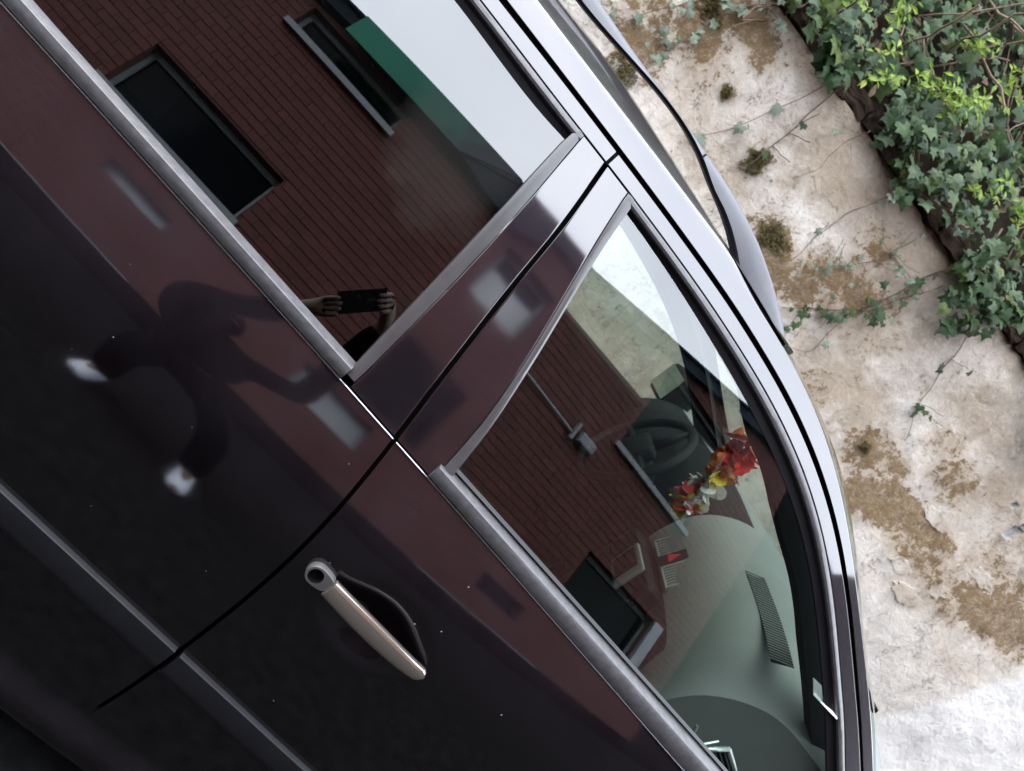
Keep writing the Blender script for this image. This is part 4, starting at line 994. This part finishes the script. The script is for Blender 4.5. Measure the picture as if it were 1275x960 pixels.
# moss and dry tufts
def tuft(x, z, rx, rz, label, n, seed):
    r = random.Random(seed); base = on_wall(x, z, 0)
    V = []; F = []
    for _ in range(n):
        a = r.uniform(0, 6.283); q = math.sqrt(r.random())**1.3*(.75+.7*mnoise.noise((math.cos(a)*1.4, math.sin(a)*1.4, seed*3.1))); p = Vector((math.cos(a)*q*rx, -r.random()*.016*(1-q*.7), math.sin(a)*q*rz))
        d = Vector((r.uniform(-1, 1), r.uniform(-.7, -.05), r.uniform(-1, 1))).normalized(); t = d.orthogonal().normalized(); w = r.uniform(.002, .0045); l = r.uniform(.008, .022)
        b = len(V); V += [p-t*w, p+t*w, p+d*l*.6+t*w*.8, p+d*l]; F += [(b, b+1, b+2, b+3)]
    o = me('moss_clump', V, F, M['moss'], None, False, base)
    return tag(o, label, 'moss', 'moss tufts on the wall')
tuft(.437, 2.214, .040, .036, 'small round dark moss tuft alone on clean white plaster', 260, 1)
tuft(.78, 2.146, .085, .080, 'spiky olive moss tuft at the foot of the bare stem', 620, 2)
tuft(1.13, 1.995, .13, .085, 'wide brown moss tuft beside the roof rail curve', 900, 3)
tuft(.06, 1.888, .10, .12, 'dark moss tuft seen through the roof rail gap', 700, 4)
tuft(.10, 2.36, .10, .06, 'moss tuft among leaves at the top edge of view', 420, 5)
tuft(2.36, 1.74, .05, .035, 'small dry tuft under the spindly shoot', 200, 7)

# fresh weeds in front of the ivy
def weed(x, s, n, h, label, seed, pt=None):
    r = random.Random(seed); base = pt or bank_pt(x, s)+Vector((0, -.16, .08))
    o = tag(empty('leafy_weed', base), label, 'weed', 'fresh green weeds among the ivy')
    for k in range(n):
        d = Vector((r.uniform(-.8, .8), -.6-r.random()*.4, r.uniform(-.1, .9))).normalized(); L = h*r.uniform(.5, 1.1)
        q = [Vector((0, 0, 0))+Vector((r.uniform(-.06, .06), 0, r.uniform(-.05, .05)))]; 
        for _k in range(4): q.append(q[-1]+d*L/4+Vector((r.uniform(-.015, .015), 0, r.uniform(-.01, .012))))
        bb = bmesh.new(); tube(bb, q, [.0025, .002, .002, .0015, .001], 5); bmo('stem', bb, M['lime'], o)
        for j in range(7):
            p = q[min(4, 1+j//2)]; sd = Vector((r.uniform(-1, 1), -.4, r.uniform(-.6, .8)))
            leafobj(r.choice(LIME), orient(p+base, Vector((r.uniform(-.5, .5), -1, r.uniform(.0, 1.0))), sd, r.uniform(.028, .058), r.uniform(-.6, .6)), o)
weed(1.14, .22, 13, .16, 'largest lime green weed clump just right of the dark ledge', 31)
weed(.72, .34, 6, .13, 'lime green sprig high on the ivy near the top edge', 32)
weed(.96, .12, 2, .12, 'broad lime sprig between the ledge and upper ivy', 33)
weed(.76, .05, 6, .12, 'bright sprig leaning over the dark ledge end', 34, Vector((.76, 2.80, 2.72)))
weed(1.35, .62, 6, .12, 'lime sprig far up in the dark ivy toward the corner', 35)
weed(1.62, .12, 4, .10, 'yellowish sprig growing by the lower ledge stones', 36)
weed(1.90, .35, 5, .12, 'lime sprig in the lower ivy right of the twiggy shoot', 38)
weed(.45, .20, 5, .12, 'lime sprig over the ivy tip nearest the top edge', 39)
weed(1.28, .30, 7, .13, 'lime sprigs just beyond the largest weed clump', 40)
weed(1.05, .60, 6, .14, 'pale sprig highest in the ivy at the upper right', 37)

# ------------------------------------------------------------------ brick house behind the photographer (seen in the paint and glass)
hs = tag(empty('brick_house', (0, -4.0, 0)), 'dark red brick house with small windows, mirrored in the car', 'house')
HY = -4.0
VERGE = [(-7.0, 3.95), (-2.3, 4.37), (.31, 4.55), (1.55, 4.58), (3.15, 5.00), (5.29, 5.60), (6.6, 5.76)]
vz = lambda x: float(np.interp(x, [p[0] for p in VERGE], [p[1] for p in VERGE]))
OPEN = [(-2.85, -1.18, 2.36, 2.86, 'low'), (-2.36, -.96, 3.82, 4.12, 'low'), (.70, 1.42, 3.42, 4.00, 'blind'), (.60, 1.46, 2.14, 2.76, 'dark'), (3.22, 5.00, 3.60, 4.85, 'low'), (3.86, 5.56, 2.02, 2.66, 'side'),
        (.16, 1.02, 1.45, 2.02, 'pale'), (-2.17, -1.45, 1.74, 2.00, 'pale'), (2.85, 3.55, 1.15, 1.55, 'dark')]
def inwall(a, b, z0, z1):
    for o0, o1, q0, q1, _k in OPEN:
        if b > o0 and a < o1 and z1 > q0 and z0 < q1: return True
    return False
# mortar bed: the wall behind the bricks, cut round the openings
xsb = sorted(set([-7, 6.6]+[o[0] for o in OPEN]+[o[1] for o in OPEN]+[p[0] for p in VERGE[1:-1]]))
bb = bmesh.new()
for a, b in zip(xsb[:-1], xsb[1:]):
    cuts = sorted([(o[2], o[3]) for o in OPEN if o[0] <= a+1e-6 and o[1] >= b-1e-6]); z = 0.0; segs = []
    for c0, c1 in cuts:
        if c0 > z: segs.append((z, c0))
        z = max(z, c1)
    segs.append((z, None))
    for z0, z1 in segs:
        za, zb = (z1, z1) if z1 else (vz(a)-.02, vz(b)-.02)
        v = [bb.verts.new(p) for p in ((a, HY-.005, z0), (b, HY-.005, z0), (b, HY-.005, zb), (a, HY-.005, za))]; bb.faces.new(v)
for v in bb.verts: v.co.y -= HY; 
bmo('wall', bb, M['mortar'], hs)
r = random.Random(77)
BL, BH, JT, JV = .221, .067, .008, .004
brick_mesh = None; cand = []
course = 0; z = .56
while z < 6.6:
    x = -7+(-(BL+JV)/2 if course % 2 else 0)
    while x < 6.4:
        a, b = x, x+BL
        if z+BH < min(vz(a), vz(b))-.16:
            segs = [(a, b)]
            for o0, o1, q0, q1, _k in OPEN:
                if z+BH > q0 and z < q1: segs = [t for u, w in segs for t in ((u, min(w, o0)), (max(u, o1), w)) if t[1]-t[0] > .03]
            for u, w in segs: cand.append((u, z, w-u))
        x += BL+JV
    z += BH+JT; course += 1
cand.sort(key=lambda c: (c[0]+.1-.3)**2+((c[1]-3.1)*1.6)**2)
bb = bmesh.new(); box(bb, 0, BL, 0, .03, 0, BH, .003); bmesh.ops.recalc_face_normals(bb, faces=bb.faces[:])
bm_ = bpy.data.meshes.new('brick'); 
bb2 = bmesh.new(); box(bb2, 0, BL, -.03, .0, 0, BH); bmesh.ops.recalc_face_normals(bb2, faces=bb2.faces[:]); bb2.to_mesh(bm_); bb2.free(); bb.free(); bm_.materials.append(M['brick'])
whole = [c for c in cand if c[2] > BL-.001][:280]; ws = set(whole); rest = [c for c in cand if c not in ws]
for a, z, L in whole:
    o = bpy.data.objects.new('brick', bm_); COL.objects.link(o); o.parent = hs; o.location = (a, r.uniform(0, .003), z)
V = []; F = []
for a, z, L in rest:
    b0 = len(V); d = r.uniform(0, .003)
    for p in ((a, -.02, z), (a+L, -.02, z), (a+L, d, z), (a, d, z), (a, -.02, z+BH), (a+L, -.02, z+BH), (a+L, d, z+BH), (a, d, z+BH)): V.append(p)
    F += [tuple(b0+k for k in f) for f in ((3, 2, 6, 7), (7, 6, 5, 4), (0, 1, 2, 3), (2, 1, 5, 6), (0, 3, 7, 4))]
o = me('brick', V, F, M['brick'], hs, False); o['kind'] = 'stuff'
hb = lambda name, x0, x1, y0, y1, z0, z1, mat, par, bev=0: boxo(name, (x0, x1, y0, y1, z0, z1), M[mat] if isinstance(mat, str) else mat, par, bev)
for x0, x1, z0, z1, kind in OPEN:
    FM = 'fascia' if kind == 'dark' else 'frame'
    w = hb('window', x0, x1, -.16, -.11, z0, z0+.05, FM, hs)
    hb('frame', x0, x1, -.16, -.11, z1-.05, z1, FM, w); hb('frame', x0, x0+.05, -.16, -.11, z0+.05, z1-.05, FM, w); hb('frame', x1-.05, x1, -.16, -.11, z0+.05, z1-.05, FM, w)
    hb('pane', x0+.05, x1-.05, -.15, -.14, z0+.05, z1-.05, 'palewin' if kind == 'pale' else 'winglass', w)
    if kind == 'blind': hb('blind', x0+.04, x1-.04, -.135, -.12, z0+.03, z0+.36, 'white', w)
    if kind == 'low': hb('sill', x0-.05, x1+.05, -.12, .05, z0-.05, z0+.005, 'frame', w)
    if kind == 'side': hb('jamb_board', x1, x1+.22, -.03, .03, z0-.02, z1, 'palewin', w)
    hb('reveal', x0-.12, x1+.12, -.18, -.166, z0-.12, z1+.12, 'fascia', w)
    for q in ((x0-.12, x0-.001, z0-.12, z1+.12), (x1+.001, x1+.12, z0-.12, z1+.12), (x0-.001, x1+.001, z1+.001, z1+.12), (x0-.001, x1+.001, z0-.12, z0-.051)): hb('jamb', q[0], q[1], -.165, -.014, q[2], q[3], 'mortar', w)
# plinth with a pale ledge
hb('plinth', -7, 6.6, -.02, .035, 0, .50, 'matt_black', hs); hb('plinth_ledge', -4.2, -1.28, -.02, .05, .503, .53, 'frame', hs); hb('plinth_ledge', 2.2, 4.2, -.02, .05, .503, .53, 'frame', hs)
# verge board, green sheet, roof
V = []; F = []
for x, z in VERGE: V += [(x, -.01, z-.16), (x, .10, z-.16), (x, .10, z), (x, -.01, z)]
for i in range(len(VERGE)-1):
    for k in range(4): F.append((i*4+k, i*4+(k+1) % 4, (i+1)*4+(k+1) % 4, (i+1)*4+k))
me('verge_board', V, F, M['fascia'], hs, False)
V = [(-1.95, .145, 4.10), (-.38, .145, 4.17), (.25, .145, 4.50), (-1.95, .145, 4.40), (-1.95, .165, 4.10), (-.38, .165, 4.17), (.25, .165, 4.57), (-1.95, .165, 4.42)]
me('green_sheet', V, [(4, 5, 6, 7), (0, 3, 2, 1), (0, 1, 5, 4), (1, 2, 6, 5), (2, 3, 7, 6), (3, 0, 4, 7)], M['green'], hs, False)
V = []; F = []
for x, z in VERGE: V += [(x, .14, z), (x, -7, z+.4), (x, -7, z+.48), (x, .14, z+.03)]
for i in range(len(VERGE)-1):
    for k in range(4): F.append((i*4+k, i*4+(k+1) % 4, (i+1)*4+(k+1) % 4, (i+1)*4+k))
me('roof', V, F, M['fascia'], hs, False)
wg = [(6.62, 5.78), (7.7, 5.66), (8.8, 5.50), (9.8, 5.36), (10.6, 5.18), (11.2, 5.2), (11.25, 6.3), (32, 6.3)]; V = []  # unseen dark mass, added; top line shaped so the car mirrors dark below sky
for x, z in wg: V += [(x, -.02, 0), (x, -.02, z), (x, -1.5, z), (x, -1.5, 0)]
me('dark_reflection_screen', V, [(i*4+k, i*4+(k+1) % 4, i*4+4+(k+1) % 4, i*4+4+k) for i in range(7) for k in range(4)]+[(0, 1, 2, 3), (28, 31, 30, 29)], M['matt_black'], hs, False)
hb('end_wall', -7.2, -7.0, -7, 0, 0, 3.9, 'mortar', hs); hb('end_wall', 6.42, 6.6, -7, -1.01, 0, 5.8, 'mortar', hs); hb('rear_wall', -7, 6.4, -7, -6.8, 0, 5.0, 'mortar', hs)
V = []
for x, d in ((-.42, .30), (.1, .42), (.6, .46), (.95, .30)): V += [(x, .128, vz(x)-d), (x, .128, vz(x)-.005), (x, .105, vz(x)-d), (x, .105, vz(x)-.005)]
F = []
for i in range(3): F += [(i*4, i*4+4, i*4+5, i*4+1), (i*4+2, i*4+3, i*4+7, i*4+6), (i*4, i*4+2, i*4+6, i*4+4)]
F += [(0, 1, 3, 2), (12, 14, 15, 13)]
me('haze_panel', V, F, M['fascia'], hs, False)  # added dark blue panel, mirrored as the bluish haze in the rear glass
# outside lamp on its conduit
bb = bmesh.new(); tube(bb, [(1.72, .03, 3.31), (2.62, .03, 3.285)], .012, 8); cd = bmo('conduit', bb, M['palewin'], hs)
hb('conduit_box', 2.62, 2.66, .0, .06, 3.22, 3.40, 'frame', hs); hb('lamp_housing', 2.72, 2.98, .0, .09, 3.25, 3.36, 'frame', hs, .02)

# ------------------------------------------------------------------ the photographer and the phone
def skin_obj(name, nodes, edges, mat, parent, sub=2, root=0):
    m = bpy.data.meshes.new(name); m.from_pydata([n[0] for n in nodes], edges, []); m.update()
    o = bpy.data.objects.new(name, m); COL.objects.link(o)
    sk = o.modifiers.new('skin', 'SKIN'); sk.use_smooth_shade = True
    for i, n in enumerate(nodes):
        rr = n[1] if isinstance(n[1], tuple) else (n[1], n[1]); m.skin_vertices[0].data[i].radius = rr
        m.skin_vertices[0].data[i].use_root = (i == root)
    if sub: o.modifiers.new('sub', 'SUBSURF').levels = sub; o.modifiers['sub'].render_levels = sub
    dg = bpy.context.evaluated_depsgraph_get(); dg.update()
    nm = bpy.data.meshes.new_from_object(o.evaluated_get(dg)); o.modifiers.clear(); o.data = nm; nm.name = name
    nm.materials.clear(); nm.materials.append(mat)
    nm.polygons.foreach_set('use_smooth', [True]*len(nm.polygons)); bpy.data.meshes.remove(m)
    if parent is not None: o.parent = parent; o.location = -parent.location
    return o
ps = tag(empty('person', (-.16, -1.35, 0)), 'person in black hooded jacket and dark trousers, stooping to hold a phone', 'person')
pc = CAM + CX*.052 - FW*.0105
hL = CAM - CX*.045 - FW*.03 + CY*(-.01); hR = CAM + CX*.15 - FW*.03 - CY*.012
pel = Vector((-.21, -1.44, .66)); che = Vector((-.25, -1.38, .95)); nek = Vector((-.27, -1.33, 1.08)); hed = Vector((-.27, -1.27, 1.17)); crn = Vector((-.27, -1.30, 1.265))
shl = Vector((-.42, -1.34, 1.02)); shr = Vector((-.08, -1.37, 1.02))
ell = Vector((-.33, -1.14, 1.16)); elr = Vector((.15, -1.30, 1.17))
wl_ = hL + Vector((-.055, -.03, -.055)); wr_ = hR + Vector((.05, -.04, -.05))
hpl = pel+Vector((-.11, 0, -.04)); hpr = pel+Vector((.11, .0, -.04))
knl = Vector((-.38, -1.20, .43)); knr = Vector((.05, -1.17, .43)); anl = Vector((-.43, -1.36, .10)); anr = Vector((.08, -1.20, .10))
tol = Vector((-.46, -1.13, .045)); tor = Vector((.08, -.96, .045))
nodes = [(pel, .07), (che, (.08, .06)), (nek, .05), (hed, (.078, .092)), (crn, (.055, .065)), (shl, .035), (ell, .030), (wl_, .026), (shr, .035), (elr, .030), (wr_, .028), (hL, (.034, .016)), (hR, (.034, .016)), (hpl, .05), (knl, .04), (anl, .028), (hpr, .05), (knr, .04), (anr, .028), (tol, .02), (tor, .02)]
edges = [(0, 1), (1, 2), (2, 3), (3, 4), (1, 5), (5, 6), (6, 7), (7, 11), (1, 8), (8, 9), (9, 10), (10, 12), (0, 13), (13, 14), (14, 15), (15, 19), (0, 16), (16, 17), (17, 18), (18, 20)]
def fingers(h, sgn, wrist):
    # four fingers reach round the edge of the phone to its lens side, thumb on the screen side
    ax = CX*sgn
    for k in range(4):
        b = h+CY*(.026-.0175*k)*1.0-ax*.004; L = (.88, 1.0, .95, .78)[k]
        p1 = b+ax*.026*L+FW*.020; p2 = p1+ax*.018*L+FW*.006*1.0; p3 = p2+ax*.012*L-FW*.002
        i0 = len(nodes); nodes.extend([(b, .0095), (p1, .0085), (p2, .0078), (p3, .0065)]); src = 11 if sgn > 0 else 12
        edges.extend([(src, i0), (i0, i0+1), (i0+1, i0+2), (i0+2, i0+3)])
    t0 = h-FW*.012+CY*.020; i0 = len(nodes); nodes.extend([(t0, .011), (t0+ax*.022-FW*.010, .0095), (t0+ax*.046-FW*.004, .008)]); src = 11 if sgn > 0 else 12
    edges.extend([(src, i0), (i0, i0+1), (i0+1, i0+2)])
hL = hL-CX*.016; nodes[11] = (hL, (.034, .016))
fingers(hL, 1, wl_); fingers(hR, -1, wr_)
skin_obj('body', nodes, edges, M['skin'], ps, 2)
jn = [(pel+Vector((0, 0, .02)), (.16, .14)), (che, (.18, .135)), (nek, .085), (shl, .08), (ell, .058), (wl_-(wl_-ell)*.02, .042), (shr, .08), (elr, .058), (wr_-(wr_-elr)*.02, .042)]
skin_obj('jacket', jn, [(0, 1), (1, 2), (1, 3), (3, 4), (4, 5), (1, 6), (6, 7), (7, 8)], M['cloth_black'], ps, 2)
skin_obj('hood', [(nek+Vector((0, -.035, .0)), .088), (hed+Vector((.01, .012, .010)), (.118, .112)), (crn+Vector((0, .0, .012)), (.088, .088))], [(0, 1), (1, 2)], M['cloth_black'], ps, 2)
tn = [(pel, (.15, .13)), (hpl, .105), (knl, .075), (anl+Vector((0, 0, -.035)), .066), (hpr, .105), (knr, .075), (anr+Vector((0, 0, -.035)), .066)]
skin_obj('trousers', tn, [(0, 1), (1, 2), (2, 3), (0, 4), (4, 5), (5, 6)], M['denim'], ps, 2)
for a_, t_ in ((anl, tol), (anr, tor)):
    d = (t_-a_); d.z = 0; d.normalize(); hq = Vector((a_.x, a_.y, .05))-d*.03
    skin_obj('shoe', [(hq, (.045, .048)), (hq+d*.11, (.05, .048)), (hq+d*.20, (.052, .042)), (hq+d*.26, (.04, .032))], [(0, 1), (1, 2), (2, 3)], M['shoe'], ps, 2)
# face: nose, eyes, mouth and ears set on the head, turned to the phone
fd_ = (CAM-hed).normalized(); sx = fd_.cross(Vector((0, 0, 1))).normalized(); uz = sx.cross(fd_)
bb = bmesh.new(); tube(bb, [hed+fd_*.085+uz*.02, hed+fd_*.108-uz*.015, hed+fd_*.088-uz*.022], [.008, .013, .009], 8)
bmo('nose', bb, M['skin'], ps, True).location = -ps.location
for q in (-1, 1):
    bb = bmesh.new(); bmesh.ops.create_icosphere(bb, subdivisions=2, radius=.011, matrix=Matrix.Translation(hed+fd_*.083+uz*.022+sx*q*.03)); bmo('eye', bb, M['dark'], ps, True).location = -ps.location
bb = bmesh.new(); tube(bb, [hed+fd_*.084-uz*.05-sx*.022, hed+fd_*.090-uz*.05, hed+fd_*.084-uz*.05+sx*.022], [.003, .004, .003], 8); bmo('mouth', bb, M['lip'], ps, True).location = -ps.location
mp = Matrix(((CX.x, CY.x, FW.x, pc.x), (CX.y, CY.y, FW.y, pc.y), (CX.z, CY.z, FW.z, pc.z), (0, 0, 0, 1)))
bb = bmesh.new(); box(bb, -.078, .078, -.037, .037, -.0045, .0045, .0035, mp); ph = bmo('smartphone', bb, M['phone'])
tag(ph, 'black smartphone held up sideways in both hands', 'phone')
bb = bmesh.new(); box(bb, -.074, .074, -.034, .034, -.0052, -.0046, 0, mp); bmo('screen', bb, M['dark'], ph)
bb = bmesh.new(); bmesh.ops.create_cone(bb, cap_ends=True, segments=20, radius1=.006, radius2=.006, depth=.0016, matrix=Matrix.Translation(pc-CX*.030+FW*.0052+CY*.012) @ mp.to_3x3().to_4x4()); bmo('lens', bb, M['dark'], ph)
